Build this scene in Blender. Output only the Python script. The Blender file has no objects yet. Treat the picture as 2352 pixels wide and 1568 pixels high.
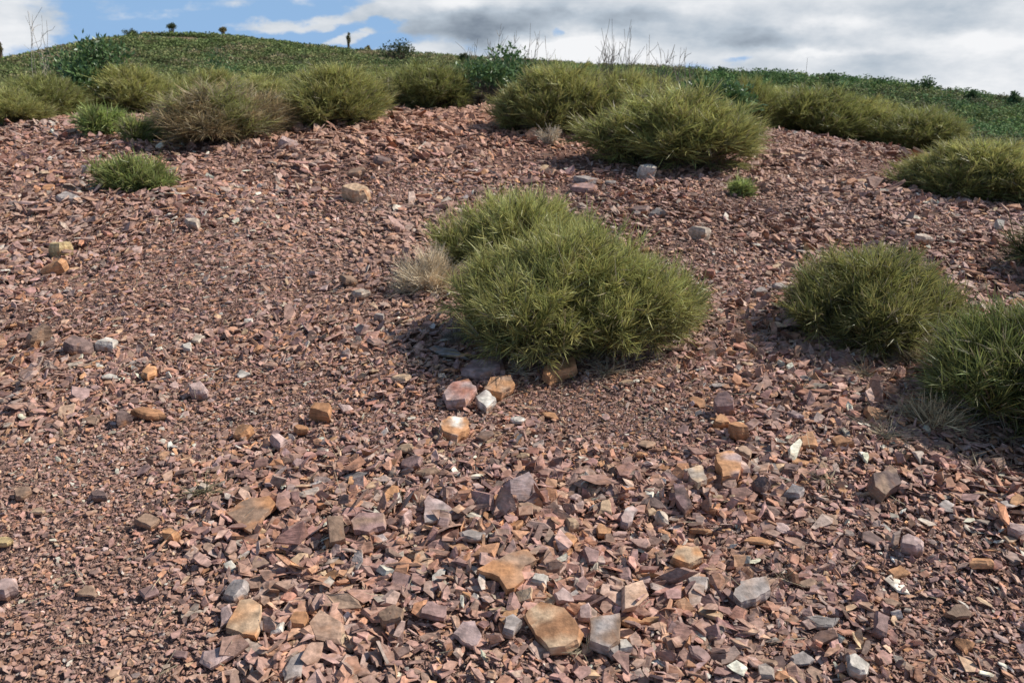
import bpy, bmesh, math, random
import numpy as np
from mathutils import Vector, Matrix, noise as mnoise

rng = np.random.default_rng(7)
random.seed(7)
SC = bpy.context.scene
COL = SC.collection
R = math.radians

# ------------------------------------------------------------------ camera model
F = 830.0; W, H = 1024.0, 682.0
PITCH = R(18.0); CAMZ = 1.6
K = 1024.0 / 2352.0            # survey sheet units -> picture units

def ray(dx, dy):
    """direction of the sight line through a survey point (sheet 2352 wide)."""
    x = (dx * K - W / 2) / F; y = -(dy * K - H / 2) / F
    c, s = math.cos(PITCH), math.sin(PITCH)
    return np.array([x, c + y * s, -s + y * c])

def at_depth(dx, dy, Y):
    d = ray(dx, dy); t = Y / d[1]
    return np.array([0, 0, CAMZ]) + d * t

# ------------------------------------------------------------------ terrain
ctrl = []
def cp(dx, dy, Y): ctrl.append(tuple(at_depth(dx, dy, Y)))
def cw(x, y, z): ctrl.append((x, y, z))
for x in (0, 600, 1176, 1750, 2352): cp(x, 1568, 1.9 + (0.04 if x > 1500 else 0))
for x, Y in ((0, 2.55), (1176, 2.55), (2352, 2.62)): cp(x, 1200, Y)
for x, Y in ((0, 3.95), (600, 4.0), (1176, 4.1), (1750, 4.1), (2352, 4.15)): cp(x, 830, Y)
for x, Y in ((0, 6.3), (600, 6.4), (1176, 6.4), (1750, 6.4), (2352, 6.3)): cp(x, 560, Y)
for x, Y in ((0, 8.9), (600, 9.0), (1176, 9.0), (1750, 9.2), (2150, 8.9)): cp(x, 400, Y)
for x, y, Y in ((0, 290, 12.0), (200, 270, 12.8), (640, 262, 13.5), (900, 250, 14), (1180, 252, 14), (1500, 285, 13),
                (1750, 298, 12.6), (2060, 350, 10.5), (2200, 432, 8.6), (2352, 455, 8.0)): cp(x, y, Y)
# ground just behind the crest drops a little
for x, y, Y in ((0, 285, 15), (600, 258, 17), (1176, 250, 17.5), (1750, 300, 16), (2060, 345, 14.5), (2352, 440, 11.5)): cp(x, y, Y)
# dip behind, then hill on the left, ridge on the right
for x, z in ((-22, -1.2), (-12, -.8), (-4, 0.0), (4, 0.3), (12, -.4)): cw(x, 27, z)
for x, y, D in ((-500, 300, 80), (-100, 182, 85), (0, 154, 88), (100, 128, 90), (200, 105, 92), (300, 91, 95), (420, 90, 95), (550, 100, 95), (700, 115, 92),
                (850, 130, 90), (1000, 139, 88), (1150, 147, 80), (1300, 155, 70), (1450, 164, 60)): cp(x, y, D)
for x, y, D in ((-100, 175, 50), (300, 158, 50), (700, 172, 50), (1100, 180, 48)): cp(x, y, D)
for x, y, D in ((1600, 186, 42), (1750, 188, 42), (1900, 196, 41), (2050, 206, 40), (2200, 222, 39), (2352, 242, 38), (2550, 275, 37), (2800, 320, 36)): cp(x, y, D)
for x, y, D in ((1800, 240, 24), (2100, 300, 21), (2352, 345, 19), (2600, 400, 18)): cp(x, y, D)
for a in range(-180, 180, 24):
    cw(1.0 * math.sin(R(a)), 1.0 * math.cos(R(a)), -0.03)
    if abs(a) > 60:
        for r, z in ((3, -.02), (8, 0), (20, -.5), (60, -2), (120, -4)):
            cw(r * math.sin(R(a)), r * math.cos(R(a)), z)
for a in range(-180, 180, 15):
    cw(220 * math.sin(R(a)), 220 * math.cos(R(a)), -8)
    cw(900 * math.sin(R(a)), 900 * math.cos(R(a)), -30)
CP = np.array(ctrl)
def feat(x, y):
    r = np.maximum(np.sqrt(x * x + y * y), 1.0) + .3; a = np.arctan2(x, y)
    return np.stack([np.sin(a) * 1.4, np.cos(a) * 1.4, np.log(r)], -1)
def phi(d): return d           # biharmonic kernel in 3 D
FE = feat(CP[:, 0], CP[:, 1])
A_ = phi(np.linalg.norm(FE[:, None] - FE[None], axis=-1)); n = len(CP)
P_ = np.concatenate([np.ones((n, 1)), FE], 1)
M_ = np.block([[A_ - 2e-3 * np.eye(n), P_], [P_.T, np.zeros((4, 4))]])
SOL = np.linalg.lstsq(M_, np.concatenate([CP[:, 2], np.zeros(4)]), rcond=None)[0]
# cheap repeatable lattice noise, vectorised
LAT = np.random.default_rng(3).random((256, 256))
def vnoise(x, y, s=1.0, o=0):
    x = x / s + 37.3 + o * 17.1; y = y / s + 91.7 + o * 5.3
    xi = np.floor(x).astype(int); yi = np.floor(y).astype(int)
    fx = x - xi; fy = y - yi; fx = fx * fx * (3 - 2 * fx); fy = fy * fy * (3 - 2 * fy)
    g = lambda i, j: LAT[i % 256, j % 256]
    return ((g(xi, yi) * (1 - fx) + g(xi + 1, yi) * fx) * (1 - fy) + (g(xi, yi + 1) * (1 - fx) + g(xi + 1, yi + 1) * fx) * fy) * 2 - 1
def zg(x, y):
    x = np.atleast_1d(np.asarray(x, float)); y = np.atleast_1d(np.asarray(y, float))
    out = np.empty(x.shape)
    xf, yf = x.ravel(), y.ravel(); of = out.ravel()
    for i in range(0, len(xf), 20000):
        f = feat(xf[i:i + 20000], yf[i:i + 20000])
        d = phi(np.linalg.norm(f[:, None] - FE[None], axis=-1))
        of[i:i + 20000] = d @ SOL[:n] + SOL[n] + f @ SOL[n + 1:]
    r = np.sqrt(xf ** 2 + yf ** 2)
    of -= np.clip(r - 900, 0, None) * .033
    amp = np.clip((r - .8) / 1.5, 0, 1)
    of += amp * (vnoise(xf, yf, .9) * .022 + vnoise(xf, yf, .35, 2) * .014) + np.clip((r - 14) / 40, 0, 1) * vnoise(xf, yf, 9, 4) * .35
    return of.reshape(x.shape)
def z1(x, y): return float(zg([x], [y])[0])
def on_ground(dx, dy):
    """ground point met by a sight line (arrays ok)."""
    dx = np.atleast_1d(np.asarray(dx, float)); dy = np.atleast_1d(np.asarray(dy, float))
    x = (dx * K - W / 2) / F; y = -(dy * K - H / 2) / F
    c, s = math.cos(PITCH), math.sin(PITCH)
    D = np.stack([x, c + y * s, -s + y * c], -1); D /= D[:, 1:2]
    best = np.full(len(dx), 20.0); done = np.zeros(len(dx), bool)
    Ys = np.concatenate([np.arange(1.2, 6, .08), np.arange(6, 22, .2)])
    prev = np.full(len(dx), 1.2)
    for Y in Ys:
        P = D * Y
        hit = (~done) & (CAMZ + P[:, 2] <= zg(P[:, 0], P[:, 1]))
        if hit.any():
            lo = prev[hit].copy(); hi = np.full(hit.sum(), Y)
            for _ in range(9):
                m = (lo + hi) / 2; Q = D[hit] * m[:, None]
                b = CAMZ + Q[:, 2] <= zg(Q[:, 0], Q[:, 1])
                hi = np.where(b, m, hi); lo = np.where(b, lo, m)
            best[hit] = hi; done |= hit
        prev[:] = Y
        if done.all(): break
    P = D * best[:, None]
    return np.stack([P[:, 0], P[:, 1], zg(P[:, 0], P[:, 1])], -1)
def g1(dx, dy): return on_ground([dx], [dy])[0]
def foot(dx, dy):
    """ground point under a sheet point; a point above the crest line snaps to the crest"""
    Ys = np.arange(4.0, 15.8, .1); d = ray(dx, 300); X = Ys * d[0] / d[1]; Z = zg(X, Ys)
    py = project(np.stack([X, Ys, Z], -1))[1]; k = int(np.argmin(py))
    if dy < py[k] + 3: return np.array([X[k], Ys[k], Z[k]])
    return on_ground([dx], [dy])[0]
def project(P):
    P = np.atleast_2d(P) - np.array([0, 0, CAMZ]); c, s = math.cos(PITCH), math.sin(PITCH)
    zc = P[:, 1] * c - P[:, 2] * s; yc = P[:, 1] * s + P[:, 2] * c
    zc = np.maximum(zc, .05)
    return (P[:, 0] / zc * F + W / 2) / K, (H / 2 - yc / zc * F) / K

# ------------------------------------------------------------------ helpers
def mesh_np(name, V, polys, cols=None, smooth=False):
    """one mesh from numpy verts, list of (M,k) index arrays, per-vertex colours."""
    me = bpy.data.meshes.new(name)
    V = np.ascontiguousarray(V, np.float32).reshape(-1, 3)
    polys = [p for p in polys if len(p)]
    loops = np.concatenate([p.ravel() for p in polys]).astype(np.int32)
    tot = np.concatenate([np.full(len(p), p.shape[1], np.int32) for p in polys])
    start = np.concatenate([[0], np.cumsum(tot)[:-1]]).astype(np.int32)
    me.vertices.add(len(V)); me.vertices.foreach_set('co', V.ravel())
    me.loops.add(len(loops)); me.loops.foreach_set('vertex_index', loops)
    me.polygons.add(len(tot)); me.polygons.foreach_set('loop_start', start); me.polygons.foreach_set('loop_total', tot)
    if cols is not None:
        c = np.ones((len(V), 4), np.float32); c[:, :3] = np.asarray(cols).reshape(-1, 3)
        at = me.attributes.new('Col', 'FLOAT_COLOR', 'POINT'); at.data.foreach_set('color', c.ravel())
    me.update(calc_edges=True)
    if not smooth: me.shade_flat()
    return me
def obj(name, me, mat, parent=None, loc=None):
    if mat is not None and not me.materials: me.materials.append(mat)
    o = bpy.data.objects.new(name, me); COL.objects.link(o)
    if parent: o.parent = parent
    if loc is not None: o.location = loc
    return o
def tag(o, label=None, cat=None, group=None, kind=None):
    if label: o['label'] = label
    if cat: o['category'] = cat
    if group: o['group'] = group
    if kind: o['kind'] = kind
    return o
def thing(name, label, cat, loc, rz=0, group=None):
    o = bpy.data.objects.new(name, None); COL.objects.link(o); o.location = loc; o.rotation_euler = (0, 0, rz)
    o.empty_display_size = .1
    return tag(o, label, cat, group)
def dup(root, label, loc, rz, scale, group=None, mul=None):
    r = root.copy(); COL.objects.link(r); r.location = loc; r.rotation_euler = (0, 0, rz); r.scale = scale
    r['label'] = label
    if group: r['group'] = group
    for ch in list(root.children):
        c = ch.copy(); COL.objects.link(c); c.parent = r
    return r

# ------------------------------------------------------------------ materials
def nodes(m):
    m.use_nodes = True; nt = m.node_tree; nt.nodes.clear(); return nt, nt.nodes, nt.links
def mat_stone(name, bump=.35, scale=1.0):
    m = bpy.data.materials.new(name); nt, N, L = nodes(m)
    out = N.new('ShaderNodeOutputMaterial'); b = N.new('ShaderNodeBsdfPrincipled'); L.new(b.outputs[0], out.inputs[0])
    at = N.new('ShaderNodeAttribute'); at.attribute_name = 'Col'
    tc = N.new('ShaderNodeTexCoord')
    n1 = N.new('ShaderNodeTexNoise'); n1.inputs['Scale'].default_value = 26 * scale; n1.inputs['Detail'].default_value = 6; n1.inputs['Roughness'].default_value = .65
    L.new(tc.outputs['Object'], n1.inputs['Vector'])
    rp = N.new('ShaderNodeMapRange'); rp.inputs[1].default_value = .3; rp.inputs[2].default_value = .7; rp.inputs[3].default_value = .5; rp.inputs[4].default_value = 1.45
    L.new(n1.outputs['Fac'], rp.inputs[0])
    mu = N.new('ShaderNodeVectorMath'); mu.operation = 'SCALE'; L.new(at.outputs['Color'], mu.inputs[0]); L.new(rp.outputs[0], mu.inputs['Scale'])
    # iron stain
    n2 = N.new('ShaderNodeTexNoise'); n2.inputs['Scale'].default_value = 11 * scale; n2.inputs['Detail'].default_value = 4; n2.inputs['Distortion'].default_value = .6
    L.new(tc.outputs['Object'], n2.inputs['Vector'])
    r2 = N.new('ShaderNodeMapRange'); r2.inputs[1].default_value = .52; r2.inputs[2].default_value = .66; r2.inputs[3].default_value = 0; r2.inputs[4].default_value = .7 if bump > .3 else .3
    L.new(n2.outputs['Fac'], r2.inputs[0])
    mx = N.new('ShaderNodeMix'); mx.data_type = 'RGBA'; L.new(r2.outputs[0], mx.inputs['Factor']); L.new(mu.outputs[0], mx.inputs['A']); mx.inputs['B'].default_value = (.46, .21, .095, 1)
    # bedding stripes
    mp = N.new('ShaderNodeMapping'); mp.inputs['Scale'].default_value = (18 * scale, 36 * scale, 130 * scale); mp.inputs['Rotation'].default_value = (0, 0, .5); L.new(tc.outputs['Object'], mp.inputs['Vector'])
    n3 = N.new('ShaderNodeTexNoise'); n3.inputs['Scale'].default_value = 1; n3.inputs['Detail'].default_value = 3; L.new(mp.outputs[0], n3.inputs['Vector'])
    r3 = N.new('ShaderNodeMapRange'); r3.inputs[1].default_value = .35; r3.inputs[2].default_value = .65; r3.inputs[3].default_value = .8; r3.inputs[4].default_value = 1.15
    L.new(n3.outputs['Fac'], r3.inputs[0])
    m3 = N.new('ShaderNodeVectorMath'); m3.operation = 'SCALE'; L.new(mx.outputs['Result'], m3.inputs[0]); L.new(r3.outputs[0], m3.inputs['Scale'])
    L.new(m3.outputs[0], b.inputs['Base Color'])
    b.inputs['Roughness'].default_value = .72; b.inputs['Specular IOR Level'].default_value = .35
    ad = N.new('ShaderNodeMath'); ad.operation = 'ADD'; L.new(n1.outputs['Fac'], ad.inputs[0]); L.new(n3.outputs['Fac'], ad.inputs[1])
    bp = N.new('ShaderNodeBump'); bp.inputs['Strength'].default_value = bump; bp.inputs['Distance'].default_value = .012; L.new(ad.outputs[0], bp.inputs['Height']); L.new(bp.outputs[0], b.inputs['Normal'])
    return m
def mat_leaf(name, trans=.25, rough=.55, vary=.25):
    m = bpy.data.materials.new(name); nt, N, L = nodes(m)
    out = N.new('ShaderNodeOutputMaterial'); b = N.new('ShaderNodeBsdfPrincipled')
    at = N.new('ShaderNodeAttribute'); at.attribute_name = 'Col'
    tc = N.new('ShaderNodeTexCoord'); n1 = N.new('ShaderNodeTexNoise'); n1.inputs['Scale'].default_value = 4; n1.inputs['Detail'].default_value = 3
    L.new(tc.outputs['Object'], n1.inputs['Vector'])
    rp = N.new('ShaderNodeMapRange'); rp.inputs[1].default_value = .3; rp.inputs[2].default_value = .7; rp.inputs[3].default_value = 1 - vary; rp.inputs[4].default_value = 1 + vary
    L.new(n1.outputs['Fac'], rp.inputs[0])
    mu = N.new('ShaderNodeVectorMath'); mu.operation = 'SCALE'; L.new(at.outputs['Color'], mu.inputs[0]); L.new(rp.outputs[0], mu.inputs['Scale'])
    L.new(mu.outputs[0], b.inputs['Base Color']); b.inputs['Roughness'].default_value = rough; b.inputs['Specular IOR Level'].default_value = .4
    if trans > 0:
        t = N.new('ShaderNodeBsdfTranslucent'); L.new(mu.outputs[0], t.inputs['Color']); ms = N.new('ShaderNodeMixShader'); ms.inputs[0].default_value = trans
        L.new(b.outputs[0], ms.inputs[1]); L.new(t.outputs[0], ms.inputs[2]); L.new(ms.outputs[0], out.inputs[0])
    else: L.new(b.outputs[0], out.inputs[0])
    return m
def mat_ground():
    m = bpy.data.materials.new('stony_ground'); nt, N, L = nodes(m)
    out = N.new('ShaderNodeOutputMaterial'); b = N.new('ShaderNodeBsdfPrincipled'); L.new(b.outputs[0], out.inputs[0])
    at = N.new('ShaderNodeAttribute'); at.attribute_name = 'Col'
    tc = N.new('ShaderNodeTexCoord')
    v = N.new('ShaderNodeTexVoronoi'); v.inputs['Scale'].default_value = 70; L.new(tc.outputs['Object'], v.inputs['Vector'])
    v2 = N.new('ShaderNodeTexVoronoi'); v2.inputs['Scale'].default_value = 160; L.new(tc.outputs['Object'], v2.inputs['Vector'])
    sp = N.new('ShaderNodeSeparateColor'); L.new(v.outputs['Color'], sp.inputs[0])
    rp = N.new('ShaderNodeMapRange'); rp.inputs[3].default_value = .5; rp.inputs[4].default_value = 1.35; L.new(sp.outputs[0], rp.inputs[0])
    mu = N.new('ShaderNodeVectorMath'); mu.operation = 'SCALE'; L.new(at.outputs['Color'], mu.inputs[0]); L.new(rp.outputs[0], mu.inputs['Scale'])
    n = N.new('ShaderNodeTexNoise'); n.inputs['Scale'].default_value = 3; n.inputs['Detail'].default_value = 8; L.new(tc.outputs['Object'], n.inputs['Vector'])
    r2 = N.new('ShaderNodeMapRange'); r2.inputs[1].default_value = .3; r2.inputs[2].default_value = .7; r2.inputs[3].default_value = .75; r2.inputs[4].default_value = 1.25; L.new(n.outputs['Fac'], r2.inputs[0])
    m2 = N.new('ShaderNodeVectorMath'); m2.operation = 'SCALE'; L.new(mu.outputs[0], m2.inputs[0]); L.new(r2.outputs[0], m2.inputs['Scale'])
    L.new(m2.outputs[0], b.inputs['Base Color']); b.inputs['Roughness'].default_value = .9; b.inputs['Specular IOR Level'].default_value = .2
    ad = N.new('ShaderNodeMath'); ad.operation = 'ADD'; L.new(v.outputs['Distance'], ad.inputs[0]); L.new(v2.outputs['Distance'], ad.inputs[1])
    bp = N.new('ShaderNodeBump'); bp.inputs['Strength'].default_value = .8; bp.inputs['Distance'].default_value = .01; bp.invert = True; L.new(ad.outputs[0], bp.inputs['Height']); L.new(bp.outputs[0], b.inputs['Normal'])
    return m
M_STONE = mat_stone('slate_stone'); M_CHIP = mat_stone('slate_chips', .2, 1.4)
M_GREEN = mat_leaf('broom_stems', .32, .45, .18); M_LEAF = mat_leaf('glossy_leaves', .2, .38, .25)
M_DRY = mat_leaf('dry_stems', .1, .8, .2); M_WOOD = mat_leaf('weathered_wood', 0, .85, .25); M_SCRUB = mat_leaf('scrub_leaves', .15, .95, .4)
M_GROUND = mat_ground()

# ------------------------------------------------------------------ ground
def smooth(a, b, x):
    t = np.clip((x - a) / (b - a + 0.0), 0, 1); return t * t * (3 - 2 * t)
def build_ground():
    rr = np.concatenate([[.05, .5], np.geomspace(1.0, 22, 260), np.geomspace(22.6, 130, 110), np.geomspace(140, 4000, 18)])
    aa = np.concatenate([np.linspace(-48, 48, 480), np.linspace(50, 310, 66)]); aa = np.radians(aa)
    Rr, Aa = np.meshgrid(rr, aa, indexing='ij')
    X = Rr * np.sin(Aa); Y = Rr * np.cos(Aa); Z = zg(X, Y)
    V = np.stack([X, Y, Z], -1).reshape(-1, 3)
    nr, na = len(rr), len(aa); i, j = np.meshgrid(np.arange(nr - 1), np.arange(na), indexing='ij'); j2 = (j + 1) % na
    q = np.stack([i * na + j, i * na + j2, (i + 1) * na + j2, (i + 1) * na + j], -1).reshape(-1, 4)[:, ::-1]
    near = np.array([.26, .155, .12]); far = np.array([.085, .095, .045]); bare = np.array([.36, .24, .15])
    r = np.sqrt(V[:, 0] ** 2 + V[:, 1] ** 2)
    t = smooth(14, 20, r + vnoise(V[:, 0], V[:, 1], 2) * 1.5)[:, None]
    c = near * (1 - t) + far * t
    pt = (smooth(.45, .7, vnoise(V[:, 0], V[:, 1], 4, 9)) * smooth(35, 50, r) * smooth(115, 100, r))[:, None]
    pt = pt * .6; c = c * (1 - pt) + bare * pt
    # redder soil towards the crest
    cr = (smooth(7, 13, r) * (1 - smooth(15, 18, r)))[:, None]; c = c * (1 - cr * .5) + np.array([.36, .165, .10]) * cr * .5
    o = obj('ground', mesh_np('ground', V, [q], c, True), M_GROUND); tag(o, kind='structure')
    o['label'] = 'stony hillside rising from the camera to a scrubby crest and hill'
build_ground()

# ------------------------------------------------------------------ stone chips
PAL = np.array([[.35, .205, .165], [.28, .165, .135], [.38, .265, .23], [.38, .19, .115], [.45, .22, .10], [.50, .34, .22], [.66, .58, .50], [.17, .105, .09], [.30, .26, .23], [.48, .34, .30]])
PW = np.array([.29, .19, .12, .13, .05, .045, .022, .09, .04, .02]); PW = PW / PW.sum()
def chip_colors(N, X, Y, r_):
    idx = r_.choice(len(PAL), N, p=PW); c = np.minimum(PAL[idx] * np.array([1.36, 1.33, 1.25]), .8); c = c * .72 + np.array([.40, .245, .195]) * .32; c = c * r_.uniform(.75, 1.2, (N, 1)) * r_.uniform(.94, 1.06, (N, 3))
    d = np.sqrt(X * X + Y * Y)
    cr = (smooth(8, 12.5, d) * smooth(3.5, 1.0, np.abs(X - .3) - 1) * .45)[:, None]     # redder at the crest
    c = c * (1 - cr) + np.array([.66, .32, .18]) * cr * r_.uniform(.8, 1.2, (N, 1))
    tn = (smooth(-.1, .6, vnoise(X, Y, 1.7, 31)) * .35)[:, None]
    return c * (1 - tn) + np.array([.43, .275, .205]) * tn
def chips(X, Y, size, r_, lift=.4, tilt=.5, nseg=5):
    N = len(X)
    a = np.sort(r_.random((N, nseg)), 1) * .55 + (np.arange(nseg) / nseg)[None] * .72; a = a / 1.2 * 2 * np.pi * 1.02
    rad = r_.uniform(.6, 1.15, (N, nseg))
    el = r_.uniform(.24, .85, (N, 1)); th = size[:, None] * (.04 + .17 * r_.random((N, 1)) ** 1.7) * el ** .5
    px = np.cos(a) * rad * size[:, None]; py = np.sin(a) * rad * size[:, None] * el
    sh = r_.uniform(.7, 1.0, (N, 1)); ox = r_.normal(0, .1, (N, 1)) * size[:, None]; oy = r_.normal(0, .1, (N, 1)) * size[:, None] * el
    top = np.stack([px * sh + ox, py * sh + oy, th + r_.normal(0, .06, (N, nseg)) * size[:, None]], -1)
    bot = np.stack([px, py, -th * .7 + 0 * px], -1)
    V = np.concatenate([top, bot], 1)
    # rotate: yaw in plane, then tilt about random horizontal axis
    yaw = r_.uniform(0, 2 * np.pi, N); tl = np.abs(r_.normal(0, tilt, N)); ta = r_.uniform(0, 2 * np.pi, N); im = r_.random(N) < .5; ta[im] = (vnoise(X, Y, 1.2, 60) * 2.2 + r_.normal(0, .5, N) + .6)[im]
    flip = r_.random(N) < .07; tl[flip] += r_.uniform(.5, 1.1, flip.sum())
    c, s = np.cos(yaw)[:, None], np.sin(yaw)[:, None]
    x = V[..., 0] * c - V[..., 1] * s; y = V[..., 0] * s + V[..., 1] * c; z = V[..., 2]
    kx, ky = np.cos(ta)[:, None], np.sin(ta)[:, None]; ct, st = np.cos(tl)[:, None], np.sin(tl)[:, None]
    dot = kx * x + ky * y
    x2 = x * ct + ky * z * st + kx * dot * (1 - ct); y2 = y * ct - kx * z * st + ky * dot * (1 - ct); z2 = z * ct + (kx * y - ky * x) * st
    Z = zg(X, Y) + size * r_.uniform(0, lift, N) + np.sin(tl) * size * .22
    V = np.stack([x2 + X[:, None], y2 + Y[:, None], z2 + Z[:, None]], -1)
    base = (np.arange(N) * 2 * nseg)[:, None]
    topf = base + np.arange(nseg)[None]
    k = np.arange(nseg); k2 = (k + 1) % nseg
    sides = (base[:, :, None] + np.stack([k2, k, k + nseg, k2 + nseg], -1)[None]).reshape(-1, 4)
    sides = sides[:, ::-1] if False else sides
    col = np.repeat(chip_colors(N, X, Y, r_)[:, None], 2 * nseg, 1)
    col[:, nseg:] *= r_.uniform(.75, 1.0, (N, 1, 1))
    return V.reshape(-1, 3), [topf, sides], col.reshape(-1, 3)
def coarse(X, Y):
    """how coarse the scree is at a place: 0 fine grit .. 1 big pieces"""
    dx, dy = project(np.stack([X, Y, np.zeros_like(X) + .1 * np.clip(Y - 1.9, 0, 9) * .8], -1))
    c = .56 + .33 * vnoise(X, Y, .9, 11) + .3 * vnoise(X, Y, .38, 12)
    c -= .5 * smooth(560, 160, dx - (1568 - dy) * .25) * smooth(900, 1250, dy); c += .3 * np.exp(-((dx - 150) / 300) ** 2 - ((dy - 480) / 160) ** 2)
    c -= .45 * np.exp(-((dx - 1400) / 260) ** 2 - ((dy - 990) / 90) ** 2)
    c -= .5 * np.exp(-((dx - 1650) / 120) ** 2 - ((dy - 640) / 110) ** 2)
    c -= .35 * np.exp(-((dx - 620) / 300) ** 2 - ((dy - 680) / 70) ** 2)
    c += .2 * np.exp(-((dx - 1500) / 700) ** 2 - ((dy - 1350) / 250) ** 2)
    c += .3 * np.exp(-((dx - 1050) / 400) ** 2 - ((dy - 320) / 60) ** 2)
    c = np.where(dy < 850, np.maximum(c, .28), c); return np.clip(c, .12, 1.0)
def scatter(Nn, r0, r1, amax, p, r_):
    u = r_.random(Nn); r = (r0 ** p + u * (r1 ** p - r0 ** p)) ** (1 / p); a = np.radians(r_.uniform(-amax, amax, Nn))
    return r * np.sin(a), r * np.cos(a)
def inside(px, py, poly):
    c = False; j = len(poly) - 1
    for i in range(len(poly)):
        xi, yi = poly[i]; xj, yj = poly[j]
        if (yi > py) != (yj > py) and px < (xj - xi) * (py - yi) / (yj - yi) + xi: c = not c
        j = i
    return c
def build_chips():
    r_ = np.random.default_rng(21)
    # (count, r0, r1, half angle, exponent, size scale)
    jobs = [('pebbly_scree', 100000, 1.25, 4.6, 60, 1.7, 1.0), ('pebbly_scree', 84000, 4.3, 9.0, 49, 1.5, 1.4), ('pebbly_scree', 52000, 8.4, 16.0, 41, 1.4, 1.95)]
    Vs, T, S, Cc, off = [], [], [], [], 0
    for nm, Nn, r0, r1, am, p, sc in jobs:
        X, Y = scatter(Nn, r0, r1, am, p, r_)
        ok = np.ones(Nn, bool)
        for q in PLACED:
            near_ = np.nonzero((np.abs(X - q[0]) < q[2]) & (np.abs(Y - q[1]) < q[2]))[0]
            for j in near_:
                if inside(X[j] - q[0], Y[j] - q[1], q[3]): ok[j] = False
        X, Y = X[ok], Y[ok]; Nn = len(X)
        co = coarse(X, Y)
        size = (.0078 + .027 * r_.random(Nn) ** 2.3 * (.22 + co * 1.35) + .005 * co) * sc
        big = r_.random(Nn) < .045 * co; size[big] *= r_.uniform(1.3, 1.9, big.sum())
        V, P, c = chips(X, Y, size, r_, lift=.75)
        T.append(P[0] + off); S.append(P[1] + off); off += len(V); Vs.append(V); Cc.append(c)
    # grit between the chips, near the camera
    X, Y = scatter(60000, 1.3, 5.5, 44, 1.3, r_); size = r_.uniform(.003, .008, 60000) * (1 + .12 * Y)
    V, P, c = chips(X, Y, size, r_, lift=1.2, nseg=4)
    tg, sg = P[0] + off, P[1] + off; off += len(V)
    me = mesh_np('scree', np.concatenate(Vs + [V]), [np.concatenate(T), np.concatenate(S), tg, sg], np.concatenate(Cc + [c]))
    o = obj('scree', me, M_CHIP); tag(o, 'mass of small purple brown slate chips covering the whole slope', 'gravel', kind='stuff')

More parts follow.
